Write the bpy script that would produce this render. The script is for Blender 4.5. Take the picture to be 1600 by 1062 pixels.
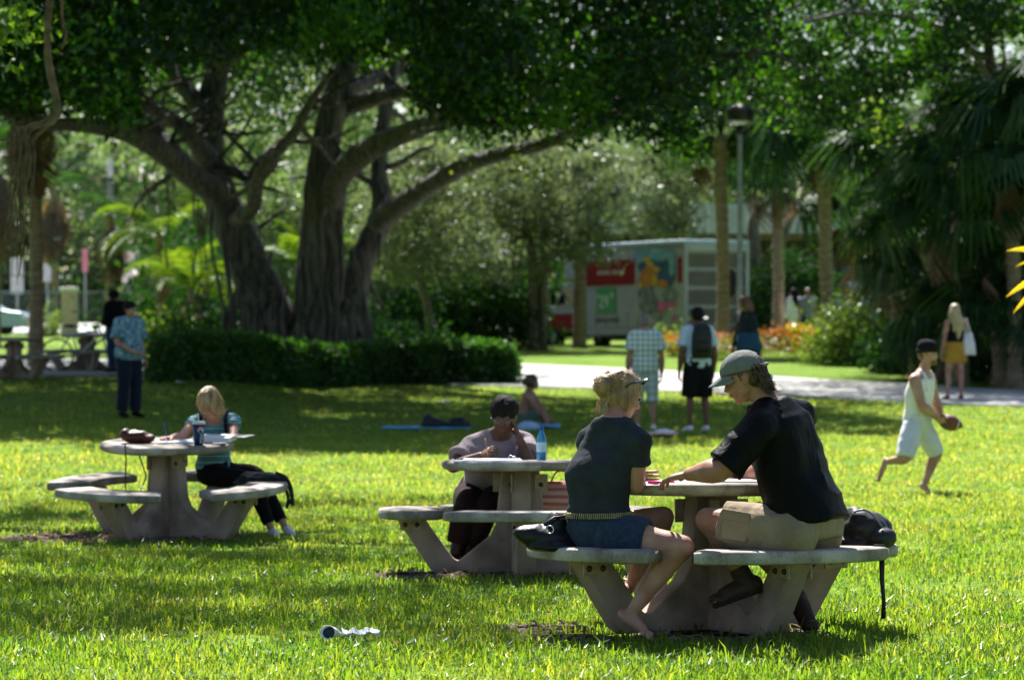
import bpy, bmesh, math, random
import numpy as np
from mathutils import Vector, Matrix

for _o in list(bpy.data.objects): bpy.data.objects.remove(_o, do_unlink=True)
S = bpy.context.scene
C = S.collection
rnd = random.Random(7)
rng = np.random.default_rng(7)

# ------------------------------------------------------------------ camera, sky, sun, exposure
F_PX, HOR, CAMH = 4700.0, 480.0, 1.8
cam = bpy.data.cameras.new('camera'); camo = bpy.data.objects.new('camera', cam); C.objects.link(camo)
camo.location = (0, 0, CAMH); camo.rotation_euler = (math.radians(90), 0, 0)
cam.lens = F_PX / 1600 * 36; cam.sensor_width = 36; cam.shift_y = -(531 - HOR) / 1600
cam.clip_start = 0.5; cam.clip_end = 2500
cam.dof.use_dof = True; cam.dof.focus_distance = 15.6; cam.dof.aperture_fstop = 3.6
S.camera = camo
SUN_EL, SUN_AZ = 50.0, -12.0          # azimuth measured from +Y (away from the camera) towards +X
world = bpy.data.worlds.new('World'); S.world = world; world.use_nodes = True
wn = world.node_tree.nodes; wl = world.node_tree.links
sky = wn.new('ShaderNodeTexSky'); sky.sky_type = 'NISHITA'; sky.sun_disc = False
sky.sun_elevation = math.radians(SUN_EL); sky.sun_rotation = math.radians(SUN_AZ)
sky.air_density = 1.0; sky.dust_density = 1.2; sky.ozone_density = 2.5
wl.new(sky.outputs[0], wn['Background'].inputs[0]); wn['Background'].inputs[1].default_value = 0.058
sun = bpy.data.lights.new('sun', 'SUN'); sun.energy = 5.0; sun.angle = math.radians(0.53); sun.color = (1.0, 0.97, 0.92)
suno = bpy.data.objects.new('sun', sun); C.objects.link(suno)
_e, _a = math.radians(SUN_EL), math.radians(SUN_AZ)
SUND = Vector((math.sin(_a) * math.cos(_e), math.cos(_a) * math.cos(_e), math.sin(_e)))
suno.rotation_euler = SUND.to_track_quat('Z', 'Y').to_euler()
S.view_settings.view_transform = 'Standard'; S.view_settings.look = 'None'
S.view_settings.exposure = 1.45; S.view_settings.gamma = 1.0
S.view_settings.use_curve_mapping = False
S.render.engine = 'CYCLES'
S.cycles.max_bounces = 8; S.cycles.transparent_max_bounces = 8

# ------------------------------------------------------------------ the ground's height
_zd = np.array([0, 13, 15.2, 20, 24, 32, 45, 53, 62, 70, 80, 95, 150, 400, 1500.])
_zz = np.array([.15, .15, .14, .0, -.02, -.12, -.03, .08, .2, .36, .48, .6, .7, .7, .7])
_xs = np.linspace(0, 1500, 15001); _ys = np.interp(_xs, _zd, _zz)
_k = np.exp(-0.5 * (np.arange(-40, 41) / 14.0) ** 2); _k /= _k.sum()
_ys = np.convolve(np.pad(_ys, 40, 'edge'), _k, 'valid')
def sst(x, a, b):
    t = np.clip((x - a) / (b - a), 0, 1); return t * t * (3 - 2 * t)
def gz(x, y):
    x = np.asarray(x, float); y = np.asarray(y, float)
    z = np.interp(y, _xs, _ys)
    z = z + sst(-x, 3.5, 6.2) * np.interp(y, [30, 44, 55, 75, 110], [0, .22, .36, .2, 0])
    z = z + .012 * np.sin(x * 1.7 + y * .6) * np.cos(y * 1.1) * np.exp(-y / 60)
    return z
def T(px, py, d):
    "the world point seen at a pixel of the photograph at depth d"
    return Vector(((px - 800) / F_PX * d, d, CAMH - (py - HOR) / F_PX * d))
def G(px, py):
    "the ground point seen at a pixel of the photograph"
    ds = np.arange(12, 600, .05); xs = (px - 800) / F_PX * ds
    zr = CAMH - (py - HOR) / F_PX * ds
    k = np.argmax(zr <= gz(xs, ds)); d = ds[k]
    return Vector((xs[k], d, float(gz(xs[k], d))))

# ------------------------------------------------------------------ noise
def vnoise(P, scale, seed=0):
    P = np.asarray(P, float) * scale + seed * 17.31; I = np.floor(P).astype(np.int64); f = P - I; f = f * f * (3 - 2 * f)
    def h(i, j, k):
        n = (i * 73856093) ^ (j * 19349663) ^ (k * 83492791)
        n = (n * 2654435761) & 0xffffffff; n ^= n >> 15; n = (n * 2246822519) & 0xffffffff; n ^= n >> 13
        return (n & 0xffff) / 65535.0
    r = 0
    for a in (0, 1):
        for b in (0, 1):
            for c in (0, 1):
                w = (f[:, 0] if a else 1 - f[:, 0]) * (f[:, 1] if b else 1 - f[:, 1]) * (f[:, 2] if c else 1 - f[:, 2])
                r = r + w * h(I[:, 0] + a, I[:, 1] + b, I[:, 2] + c)
    return r - .5

# ------------------------------------------------------------------ materials
def newmat(name):
    m = bpy.data.materials.new(name); m.use_nodes = True
    return m, m.node_tree.nodes, m.node_tree.links, m.node_tree.nodes['Principled BSDF']
def mat(name, c1, c2=None, scale=8, rough=.7, bump=0, bscale=60, spec=.3, metal=0, detail=5, stretch=None, sss=0, sheen=0, trans=0, coat=0):
    m, n, l, b = newmat(name)
    b.inputs['Roughness'].default_value = rough; b.inputs['Metallic'].default_value = metal
    b.inputs['Specular IOR Level'].default_value = spec
    if sheen: b.inputs['Sheen Weight'].default_value = sheen
    if coat: b.inputs['Coat Weight'].default_value = coat
    if trans: b.inputs['Transmission Weight'].default_value = trans
    if sss:
        b.inputs['Subsurface Weight'].default_value = sss; b.inputs['Subsurface Radius'].default_value = (.02, .008, .004)
        b.inputs['Subsurface Scale'].default_value = .5
    tc = n.new('ShaderNodeTexCoord'); src = tc.outputs['Object']
    if stretch:
        mp = n.new('ShaderNodeMapping'); mp.inputs['Scale'].default_value = stretch; l.new(src, mp.inputs[0]); src = mp.outputs[0]
    if c2 is None: c2 = tuple(x * .75 for x in c1)
    nz = n.new('ShaderNodeTexNoise'); nz.inputs['Scale'].default_value = scale; nz.inputs['Detail'].default_value = detail
    l.new(src, nz.inputs['Vector'])
    cr = n.new('ShaderNodeValToRGB'); cr.color_ramp.elements[0].position = .35; cr.color_ramp.elements[1].position = .65
    cr.color_ramp.elements[0].color = (*c2, 1); cr.color_ramp.elements[1].color = (*c1, 1)
    l.new(nz.outputs[0], cr.inputs[0]); l.new(cr.outputs[0], b.inputs['Base Color'])
    if bump:
        n2 = n.new('ShaderNodeTexNoise'); n2.inputs['Scale'].default_value = bscale; n2.inputs['Detail'].default_value = 6
        l.new(src, n2.inputs['Vector'])
        bp = n.new('ShaderNodeBump'); bp.inputs['Strength'].default_value = bump; bp.inputs['Distance'].default_value = .01
        l.new(n2.outputs[0], bp.inputs['Height']); l.new(bp.outputs[0], b.inputs['Normal'])
    return m
def leafmat(name, cols, trans=.45, gloss=.05, rough=.35, tcol=None):
    "thin leaf: diffuse + translucent + a little gloss, colour varies leaf by leaf"
    m, n, l, b = newmat(name); n.remove(b)
    g = n.new('ShaderNodeNewGeometry'); cr = n.new('ShaderNodeValToRGB'); e = cr.color_ramp.elements
    e[0].color = (*cols[0], 1); e[1].color = (*cols[-1], 1)
    for i, c in enumerate(cols[1:-1]):
        x = e.new((i + 1) / (len(cols) - 1)); x.color = (*c, 1)
    l.new(g.outputs['Random Per Island'], cr.inputs[0])
    d = n.new('ShaderNodeBsdfDiffuse'); t = n.new('ShaderNodeBsdfTranslucent'); gl = n.new('ShaderNodeBsdfGlossy')
    gl.inputs['Roughness'].default_value = rough; gl.inputs['Color'].default_value = (1, 1, 1, 1)
    l.new(cr.outputs[0], d.inputs[0])
    mx0 = n.new('ShaderNodeMix'); mx0.data_type = 'RGBA'; mx0.blend_type = 'MULTIPLY'; mx0.inputs[0].default_value = 1
    l.new(cr.outputs[0], mx0.inputs[6]); mx0.inputs[7].default_value = (*(tcol or (1.7, 1.9, .5)), 1)
    l.new(mx0.outputs[2], t.inputs[0])
    m1 = n.new('ShaderNodeMixShader'); m1.inputs[0].default_value = trans; l.new(d.outputs[0], m1.inputs[1]); l.new(t.outputs[0], m1.inputs[2])
    m2 = n.new('ShaderNodeMixShader'); m2.inputs[0].default_value = gloss; l.new(m1.outputs[0], m2.inputs[1]); l.new(gl.outputs[0], m2.inputs[2])
    l.new(m2.outputs[0], n['Material Output'].inputs[0])
    return m

# ------------------------------------------------------------------ mesh builder
class MB:
    def __init__(s): s.V = []; s.F = []; s.MI = []; s.n = 0; s.mi = 0
    def add(s, vs, fs):
        o = s.n; s.V.extend([tuple(v) for v in vs]); s.n += len(vs)
        for f in fs: s.F.append(tuple(i + o for i in f)); s.MI.append(s.mi)
        return s
    def box(s, c, half, R=None):
        c = Vector(c); R = R or Matrix.Identity(3)
        vs = [c + R @ Vector((x * half[0], y * half[1], z * half[2])) for x in (-1, 1) for y in (-1, 1) for z in (-1, 1)]
        return s.add(vs, [(0, 1, 3, 2), (4, 6, 7, 5), (0, 4, 5, 1), (2, 3, 7, 6), (0, 2, 6, 4), (1, 5, 7, 3)])
    def tube(s, pts, rads, n=10, cap=True, jit=0):
        pts = [Vector(p) for p in pts]
        if not hasattr(rads, '__len__'): rads = [rads] * len(pts)
        u = None; vs = []; fs = []
        for i, p in enumerate(pts):
            t = (pts[min(i + 1, len(pts) - 1)] - pts[max(i - 1, 0)])
            t = t.normalized() if t.length > 1e-9 else Vector((0, 0, 1))
            if u is None: u = t.orthogonal().normalized()
            u = (u - t * u.dot(t)); u = u.normalized() if u.length > 1e-6 else t.orthogonal().normalized()
            w = t.cross(u)
            for k in range(n):
                a = 2 * math.pi * k / n; r = rads[i] * (1 + (jit * rnd.uniform(-1, 1) if jit else 0))
                vs.append(p + (u * math.cos(a) + w * math.sin(a)) * r)
        for i in range(len(pts) - 1):
            for k in range(n):
                a, b = i * n + k, i * n + (k + 1) % n
                fs.append((a, b, b + n, a + n))
        if cap: fs.append(tuple(range(n))[::-1]); fs.append(tuple(range((len(pts) - 1) * n, len(pts) * n)))
        return s.add(vs, fs)
    def cap(s, a, b, ra, rb, n=12):
        "tapered capsule"
        a = Vector(a); b = Vector(b); t = (b - a); L = t.length
        if L < 1e-6: return s.ell(a, (ra, ra, ra))
        t /= L; P = []; R = []
        for k in (-80, -55, -28): q = math.radians(k); P.append(a + t * ra * math.sin(q)); R.append(ra * math.cos(q))
        P += [a, b]; R += [ra, rb]
        for k in (28, 55, 80): q = math.radians(k); P.append(b + t * rb * math.sin(q)); R.append(rb * math.cos(q))
        return s.tube(P, R, n)
    def chain(s, pts, rads, n=12):
        "smooth tapered limb through points"
        pts = [Vector(p) for p in pts]
        P, R = smooth_path(pts, rads, 4)
        a = (P[0] - P[1]).normalized(); b = (P[-1] - P[-2]).normalized()
        pre = [(P[0] + a * R[0] * math.sin(math.radians(q)), R[0] * math.cos(math.radians(q))) for q in (80, 50, 25)]
        post = [(P[-1] + b * R[-1] * math.sin(math.radians(q)), R[-1] * math.cos(math.radians(q))) for q in (25, 50, 80)]
        return s.tube([x[0] for x in pre] + P + [x[0] for x in post], [x[1] for x in pre] + R + [x[1] for x in post], n)
    def ell(s, c, r, R=None, n=16, m=10):
        c = Vector(c); R = R or Matrix.Identity(3); vs = []; fs = []
        vs.append(c + R @ Vector((0, 0, r[2])))
        for j in range(1, m):
            ph = math.pi * j / m
            for k in range(n):
                th = 2 * math.pi * k / n
                vs.append(c + R @ Vector((r[0] * math.sin(ph) * math.cos(th), r[1] * math.sin(ph) * math.sin(th), r[2] * math.cos(ph))))
        vs.append(c + R @ Vector((0, 0, -r[2])))
        for k in range(n): fs.append((0, 1 + k, 1 + (k + 1) % n))
        for j in range(m - 2):
            for k in range(n):
                a = 1 + j * n + k; b = 1 + j * n + (k + 1) % n; fs.append((a, a + n, b + n, b))
        L = len(vs) - 1; o = 1 + (m - 2) * n
        for k in range(n): fs.append((L, o + (k + 1) % n, o + k))
        return s.add(vs, fs)
    def loft(s, rings, n=20, p=2.0, cap=True):
        "rings: (centre, half-side vector A, half-depth vector B)"
        vs = []; fs = []
        for c, A, B in rings:
            for k in range(n):
                a = 2 * math.pi * k / n; x, y = math.cos(a), math.sin(a)
                x = math.copysign(abs(x) ** (2 / p), x); y = math.copysign(abs(y) ** (2 / p), y)
                vs.append(Vector(c) + Vector(A) * x + Vector(B) * y)
        for i in range(len(rings) - 1):
            for k in range(n):
                a, b = i * n + k, i * n + (k + 1) % n
                fs.append((a, b, b + n, a + n))
        if cap: fs.append(tuple(range(n))[::-1]); fs.append(tuple(range((len(rings) - 1) * n, len(rings) * n)))
        return s.add(vs, fs)
    def lathe(s, c, prof, n=24, R=None, cap=True):
        R = R or Matrix.Identity(3); X = R @ Vector((1, 0, 0)); Y = R @ Vector((0, 1, 0)); Z = R @ Vector((0, 0, 1))
        return s.loft([(Vector(c) + Z * z, X * r, Y * r) for r, z in prof], n, cap=cap)
    def prism(s, poly, h0, h1, M=None):
        "poly in local xy extruded z h0..h1, M a 4x4"
        M = M or Matrix.Identity(4); n = len(poly)
        vs = [M @ Vector((x, y, h0)) for x, y in poly] + [M @ Vector((x, y, h1)) for x, y in poly]
        fs = [tuple(range(n))[::-1], tuple(range(n, 2 * n))] + [(i, (i + 1) % n, (i + 1) % n + n, i + n) for i in range(n)]
        return s.add(vs, fs)
    def sheet(s, P, fn):
        pass
    def arr(s): return np.array(s.V, float)
    def build(s, name, m=None, parent=None, smooth=True, origin=None, bevel=0, kind=None, seg=2):
        me = bpy.data.meshes.new(name)
        off = Vector(origin) if origin is not None else (parent_loc(parent) if parent else Vector((0, 0, 0)))
        V = [(v[0] - off.x, v[1] - off.y, v[2] - off.z) for v in s.V]
        me.from_pydata(V, [], s.F)
        ms = m if isinstance(m, (list, tuple)) else [m]
        for q in ms:
            if q: me.materials.append(q)
        if len(ms) > 1: me.polygons.foreach_set('material_index', s.MI)
        bm = bmesh.new(); bm.from_mesh(me); bmesh.ops.recalc_face_normals(bm, faces=bm.faces); bm.to_mesh(me); bm.free()
        if smooth: me.polygons.foreach_set('use_smooth', [True] * len(me.polygons))
        o = bpy.data.objects.new(name, me); C.objects.link(o)
        if parent: o.parent = parent
        else: o.location = off
        if kind: o['kind'] = kind
        if bevel:
            b = o.modifiers.new('bevel', 'BEVEL'); b.width = bevel; b.segments = seg; b.limit_method = 'ANGLE'; b.angle_limit = math.radians(40)
            if smooth is True:
                b.harden_normals = True
        return o
def parent_loc(p):
    v = Vector((0, 0, 0))
    while p is not None: v = v + p.location; p = p.parent
    return v
def smooth_path(pts, rads, k=4):
    pts = [Vector(p) for p in pts]; n = len(pts)
    if not hasattr(rads, '__len__'): rads = [rads] * n
    P = []; R = []
    for i in range(n - 1):
        p0 = pts[max(i - 1, 0)]; p1 = pts[i]; p2 = pts[i + 1]; p3 = pts[min(i + 2, n - 1)]
        for j in range(k):
            t = j / k
            P.append(.5 * ((2 * p1) + (p2 - p0) * t + (2 * p0 - 5 * p1 + 4 * p2 - p3) * t * t + (3 * p1 - p0 - 3 * p2 + p3) * t ** 3))
            u = t * t * (3 - 2 * t); R.append(rads[i] * (1 - u) + rads[i + 1] * u)
    P.append(pts[-1]); R.append(rads[-1]); return P, R
def npmesh(name, V, Fq, m, parent=None, kind=None, smooth=False, origin=None):
    "fast mesh from arrays: V (n,3), Fq (m,k)"
    me = bpy.data.meshes.new(name); V = np.asarray(V, np.float32); Fq = np.asarray(Fq, np.int32)
    if parent is not None: V = V - np.array(parent_loc(parent), np.float32)
    elif origin is not None: V = V - np.array(origin, np.float32)
    nf, k = Fq.shape
    me.vertices.add(len(V)); me.vertices.foreach_set('co', V.ravel())
    me.loops.add(nf * k); me.loops.foreach_set('vertex_index', Fq.ravel())
    me.polygons.add(nf); me.polygons.foreach_set('loop_start', np.arange(0, nf * k, k, dtype=np.int32))
    me.polygons.foreach_set('use_smooth', np.full(nf, smooth)); me.update(calc_edges=True); me.validate()
    if m: me.materials.append(m)
    o = bpy.data.objects.new(name, me); C.objects.link(o)
    if parent is not None: o.parent = parent
    elif origin is not None: o.location = origin
    if kind: o['kind'] = kind
    return o
def thing(name, label, cat, loc, group=None):
    o = bpy.data.objects.new(name, None); C.objects.link(o); o.location = loc; o.empty_display_size = .2
    o['label'] = label; o['category'] = cat
    if group: o['group'] = group
    return o
def tag(o, label, cat, group=None):
    o['label'] = label; o['category'] = cat
    if group: o['group'] = group
    return o
def copy_tree(src, loc, label=None, rotz=None):
    r = src.copy(); C.objects.link(r); r.location = loc
    if label: r['label'] = label
    if rotz is not None: r.rotation_euler.z = rotz
    for ch in list(src.children):
        c = ch.copy(); C.objects.link(c); c.parent = r
        for g in list(ch.children):
            d = g.copy(); C.objects.link(d); d.parent = c
    return r
def rotz(a): return Matrix.Rotation(a, 3, 'Z')
def frame(f, up=Vector((0, 0, 1))):
    "matrix whose columns are right, forward, up"
    f = Vector(f).normalized(); r = f.cross(up).normalized(); u = r.cross(f)
    return Matrix((r, f, u)).transposed()

# leaves: rhombic, slightly folded blades
def leaf_arrays(P, size, aspect=.5, flat=0.0, droop=0.0, D=None):
    n = len(P); size = np.broadcast_to(size, n)[:, None]
    if D is None: D = rng.normal(size=(n, 3)); D[:, 2] -= droop
    D = D / np.linalg.norm(D, axis=1, keepdims=True)
    N = rng.normal(size=(n, 3)); N[:, 2] += flat * 2; S_ = np.cross(D, N); S_ /= np.linalg.norm(S_, axis=1, keepdims=True) + 1e-9
    U = np.cross(S_, D)
    a = P; b = P + D * size * .45 + S_ * size * aspect * .5 + U * size * .08; c = P + D * size; d = P + D * size * .45 - S_ * size * aspect * .5 + U * size * .08
    V = np.stack([a, b, c, d], 1).reshape(-1, 3); F = np.arange(4 * n).reshape(n, 4)
    return V, F
# ------------------------------------------------------------------ materials used
M = {}
M['bark'] = mat('fig bark', (.15, .138, .122), (.035, .033, .032), 3.5, .9, 1.0, 9, stretch=(3.5, 3.5, .4))
M['bark_pale'] = mat('pale bark', (.20, .17, .13), (.09, .075, .055), 5, .9, .8, 20, stretch=(3, 3, .8))
M['palm_bark'] = mat('palm bark', (.32, .245, .17), (.17, .125, .085), 4, .95, .8, 14, stretch=(1, 1, 5))
M['root'] = mat('aerial root', (.16, .11, .075), (.07, .045, .03), 9, .9, .5, 40)
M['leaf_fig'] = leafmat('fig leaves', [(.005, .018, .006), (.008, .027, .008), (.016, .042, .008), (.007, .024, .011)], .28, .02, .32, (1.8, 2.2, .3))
M['leaf_fig_painted_lit'] = leafmat('fig leaves painted sunlit', [(.02, .07, .012), (.04, .11, .012), (.07, .15, .02), (.02, .06, .02)], .5, .02, .32, (2.0, 2.3, .3))  # brighter copy of the fig leaves, backlight put into the colour
M['leaf_near'] = leafmat('overhead fig leaves', [(.03, .07, .012), (.07, .13, .015), (.05, .10, .015)], .5, .04, .35, (1.9, 1.9, .3))
M['leaf_oak'] = leafmat('grey green leaves', [(.085, .12, .065), (.13, .17, .09), (.17, .19, .07), (.11, .15, .10)], .45, .05, .4, (1.25, 1.35, .9))
M['leaf_far'] = leafmat('far leaves', [(.09, .15, .07), (.14, .20, .09), (.19, .23, .12)], .45, .05, .4, (1.3, 1.4, .7))  # pale tones put distance haze into the leaf colour
M['leaf_hedge'] = leafmat('hedge leaves', [(.03, .08, .022), (.05, .12, .03), (.075, .15, .035)], .4, .025, .4, (1.4, 1.8, .4))
M['leaf_bush'] = leafmat('bright bush leaves', [(.07, .14, .03), (.12, .19, .03), (.17, .22, .05)], .5, .05, .35, (1.5, 1.5, .5))
M['leaf_dark'] = leafmat('dark shrub leaves', [(.012, .04, .015), (.02, .055, .02), (.03, .07, .02)], .3, .015, .4, (1.5, 1.9, .4))
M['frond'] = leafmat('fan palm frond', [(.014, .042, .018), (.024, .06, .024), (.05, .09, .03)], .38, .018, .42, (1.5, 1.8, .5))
M['frond_yellowgreen'] = leafmat('feather palm frond', [(.05, .11, .02), (.09, .16, .025), (.14, .18, .03)], .5, .025, .4, (1.6, 1.6, .4))  # lighter, yellower green than the fan fronds
M['frond_dead'] = leafmat('dead frond', [(.11, .075, .045), (.17, .11, .06), (.09, .065, .045)], .3, .03, .6, (1.3, 1.0, .7))
M['leaf_yellow'] = leafmat('yellow leaves', [(.55, .42, .02), (.7, .55, .03), (.65, .38, .02)], .5, .05, .35, (1.1, 1.0, .5))
M['leaf_orange'] = leafmat('orange leaves', [(.45, .12, .03), (.45, .2, .04), (.35, .06, .02), (.3, .28, .06)], .45, .05, .4, (1.1, 1.0, .5))
M['petal_white'] = leafmat('white petals', [(.8, .8, .78), (.7, .75, .8)], .3, .03, .5, (1, 1, 1))

# grass blade material: tip lighter, patchy over the lawn
def grass_material():
    m, n, l, b = newmat('grass blades'); n.remove(b)
    g = n.new('ShaderNodeNewGeometry'); cr = n.new('ShaderNodeValToRGB'); e = cr.color_ramp.elements
    e[0].color = (.034, .092, .011, 1); e[1].color = (.12, .165, .035, 1); e[0].position = 0; e[1].position = 1
    x = e.new(.5); x.color = (.056, .125, .013, 1); x = e.new(.88); x.color = (.09, .15, .018, 1)
    l.new(g.outputs['Random Per Island'], cr.inputs[0])
    nz = n.new('ShaderNodeTexNoise'); nz.inputs['Scale'].default_value = .8; nz.inputs['Detail'].default_value = 4
    l.new(g.outputs['Position'], nz.inputs['Vector'])
    r2 = n.new('ShaderNodeValToRGB'); r2.color_ramp.elements[0].position = .35; r2.color_ramp.elements[1].position = .7
    r2.color_ramp.elements[0].color = (.78, .95, .8, 1); r2.color_ramp.elements[1].color = (1.35, 1.12, 1.5, 1)
    l.new(nz.outputs[0], r2.inputs[0])
    mu = n.new('ShaderNodeMix'); mu.data_type = 'RGBA'; mu.blend_type = 'MULTIPLY'; mu.inputs[0].default_value = 1
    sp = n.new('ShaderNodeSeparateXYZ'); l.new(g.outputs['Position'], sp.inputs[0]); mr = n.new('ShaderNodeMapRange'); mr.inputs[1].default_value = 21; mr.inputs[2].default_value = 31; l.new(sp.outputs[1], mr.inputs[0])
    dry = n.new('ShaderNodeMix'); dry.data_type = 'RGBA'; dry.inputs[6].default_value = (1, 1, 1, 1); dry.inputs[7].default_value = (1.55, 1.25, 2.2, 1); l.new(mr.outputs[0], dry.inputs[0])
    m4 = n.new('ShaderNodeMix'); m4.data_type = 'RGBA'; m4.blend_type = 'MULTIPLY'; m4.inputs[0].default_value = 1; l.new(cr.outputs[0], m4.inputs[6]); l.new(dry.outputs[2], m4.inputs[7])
    l.new(m4.outputs[2], mu.inputs[6]); l.new(r2.outputs[0], mu.inputs[7])
    d = n.new('ShaderNodeBsdfDiffuse'); t = n.new('ShaderNodeBsdfTranslucent'); gl = n.new('ShaderNodeBsdfGlossy'); gl.inputs['Roughness'].default_value = .35
    l.new(mu.outputs[2], d.inputs[0])
    mt = n.new('ShaderNodeMix'); mt.data_type = 'RGBA'; mt.blend_type = 'MULTIPLY'; mt.inputs[0].default_value = 1
    l.new(mu.outputs[2], mt.inputs[6]); mt.inputs[7].default_value = (4.7, 3.4, 1.3, 1); l.new(mt.outputs[2], t.inputs[0])
    a = n.new('ShaderNodeMixShader'); a.inputs[0].default_value = .5; l.new(d.outputs[0], a.inputs[1]); l.new(t.outputs[0], a.inputs[2])
    b2 = n.new('ShaderNodeMixShader'); b2.inputs[0].default_value = .025; l.new(a.outputs[0], b2.inputs[1]); l.new(gl.outputs[0], b2.inputs[2])
    l.new(b2.outputs[0], n['Material Output'].inputs[0]); return m
M['grass'] = grass_material()
def lawn_material():
    m, n, l, b = newmat('lawn'); b.inputs['Roughness'].default_value = .95; b.inputs['Specular IOR Level'].default_value = .1
    g = n.new('ShaderNodeNewGeometry')
    def noise(s, d=5, st=None):
        v = g.outputs['Position']
        if st: mp = n.new('ShaderNodeMapping'); mp.inputs['Scale'].default_value = st; l.new(v, mp.inputs[0]); v = mp.outputs[0]
        x = n.new('ShaderNodeTexNoise'); x.inputs['Scale'].default_value = s; x.inputs['Detail'].default_value = d; l.new(v, x.inputs['Vector']); return x.outputs[0]
    def ramp(f, c):
        r = n.new('ShaderNodeValToRGB'); e = r.color_ramp.elements; e[0].position = c[0][0]; e[0].color = (*c[0][1], 1); e[1].position = c[-1][0]; e[1].color = (*c[-1][1], 1)
        for p, q in c[1:-1]: x = e.new(p); x.color = (*q, 1)
        l.new(f, r.inputs[0]); return r.outputs[0]
    base = ramp(noise(.7), [(.3, (.10, .18, .018)), (.55, (.16, .26, .025)), (.75, (.26, .29, .06))])
    fine = ramp(noise(22, 6, (1, .5, 1)), [(.3, (.45, .5, .4)), (.5, (.9, .95, .9)), (.7, (1.5, 1.4, 1.3))])
    mu = n.new('ShaderNodeMix'); mu.data_type = 'RGBA'; mu.blend_type = 'MULTIPLY'; mu.inputs[0].default_value = 1
    l.new(base, mu.inputs[6]); l.new(fine, mu.inputs[7]); l.new(mu.outputs[2], b.inputs['Base Color'])
    bp = n.new('ShaderNodeBump'); bp.inputs['Strength'].default_value = 1; bp.inputs['Distance'].default_value = .05
    l.new(noise(30, 6), bp.inputs['Height']); l.new(bp.outputs[0], b.inputs['Normal']); return m
M['lawn'] = lawn_material()
def concrete(name, c1, c2, pits):
    m, n, l, b = newmat(name); b.inputs['Roughness'].default_value = .85; b.inputs['Specular IOR Level'].default_value = .25
    tc = n.new('ShaderNodeTexCoord')
    a = n.new('ShaderNodeTexNoise'); a.inputs['Scale'].default_value = 5; a.inputs['Detail'].default_value = 8; l.new(tc.outputs['Object'], a.inputs['Vector'])
    r = n.new('ShaderNodeValToRGB'); r.color_ramp.elements[0].position = .35; r.color_ramp.elements[1].position = .62
    r.color_ramp.elements[0].color = (*c2, 1); r.color_ramp.elements[1].color = (*c1, 1); l.new(a.outputs[0], r.inputs[0])
    v = n.new('ShaderNodeTexVoronoi'); v.inputs['Scale'].default_value = 60; l.new(tc.outputs['Object'], v.inputs['Vector'])
    r2 = n.new('ShaderNodeValToRGB'); r2.color_ramp.elements[0].position = .05; r2.color_ramp.elements[1].position = .3
    r2.color_ramp.elements[0].color = (pits, pits, pits, 1); r2.color_ramp.elements[1].color = (1, 1, 1, 1); l.new(v.outputs['Distance'], r2.inputs[0])
    mu = n.new('ShaderNodeMix'); mu.data_type = 'RGBA'; mu.blend_type = 'MULTIPLY'; mu.inputs[0].default_value = .8
    l.new(r.outputs[0], mu.inputs[6]); l.new(r2.outputs[0], mu.inputs[7])
    s1 = n.new('ShaderNodeTexNoise'); s1.inputs['Scale'].default_value = 2.3; s1.inputs['Detail'].default_value = 9; s1.inputs['Roughness'].default_value = .7; l.new(tc.outputs['Object'], s1.inputs['Vector'])
    r3 = n.new('ShaderNodeValToRGB'); r3.color_ramp.elements[0].position = .44; r3.color_ramp.elements[1].position = .56; r3.color_ramp.elements[0].color = (.5, .47, .43, 1); r3.color_ramp.elements[1].color = (1, 1, 1, 1); l.new(s1.outputs[0], r3.inputs[0])
    m3 = n.new('ShaderNodeMix'); m3.data_type = 'RGBA'; m3.blend_type = 'MULTIPLY'; m3.inputs[0].default_value = .85 if pits < .6 else .4
    l.new(mu.outputs[2], m3.inputs[6]); l.new(r3.outputs[0], m3.inputs[7]); l.new(m3.outputs[2], b.inputs['Base Color'])
    bp = n.new('ShaderNodeBump'); bp.inputs['Strength'].default_value = .7; bp.inputs['Distance'].default_value = .004
    l.new(r2.outputs[0], bp.inputs['Height']); l.new(bp.outputs[0], b.inputs['Normal']); return m
M['conc_top'] = concrete('weathered aggregate concrete', (.47, .42, .37), (.25, .22, .19), .4)
M['conc_leg'] = concrete('tan concrete', (.40, .295, .23), (.27, .195, .15), .8)
M['bracket'] = mat('tan painted steel', (.42, .33, .23), (.30, .22, .14), 20, .5, .2, 80)
M['bolt'] = mat('rusty bolt', (.12, .08, .05), (.05, .04, .03), 60, .5, .3, 200, metal=.6)
M['path'] = mat('pale path paving', (.52, .51, .49), (.40, .39, .37), 1.2, .9, .3, 60)
M['asphalt'] = mat('pale road', (.5, .5, .48), (.42, .42, .41), .6, .9, .2, 40)  # one nearly even pale grey
M['mulch'] = mat('mulch', (.16, .10, .07), (.06, .04, .03), 25, 1, .8, 60)

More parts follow.
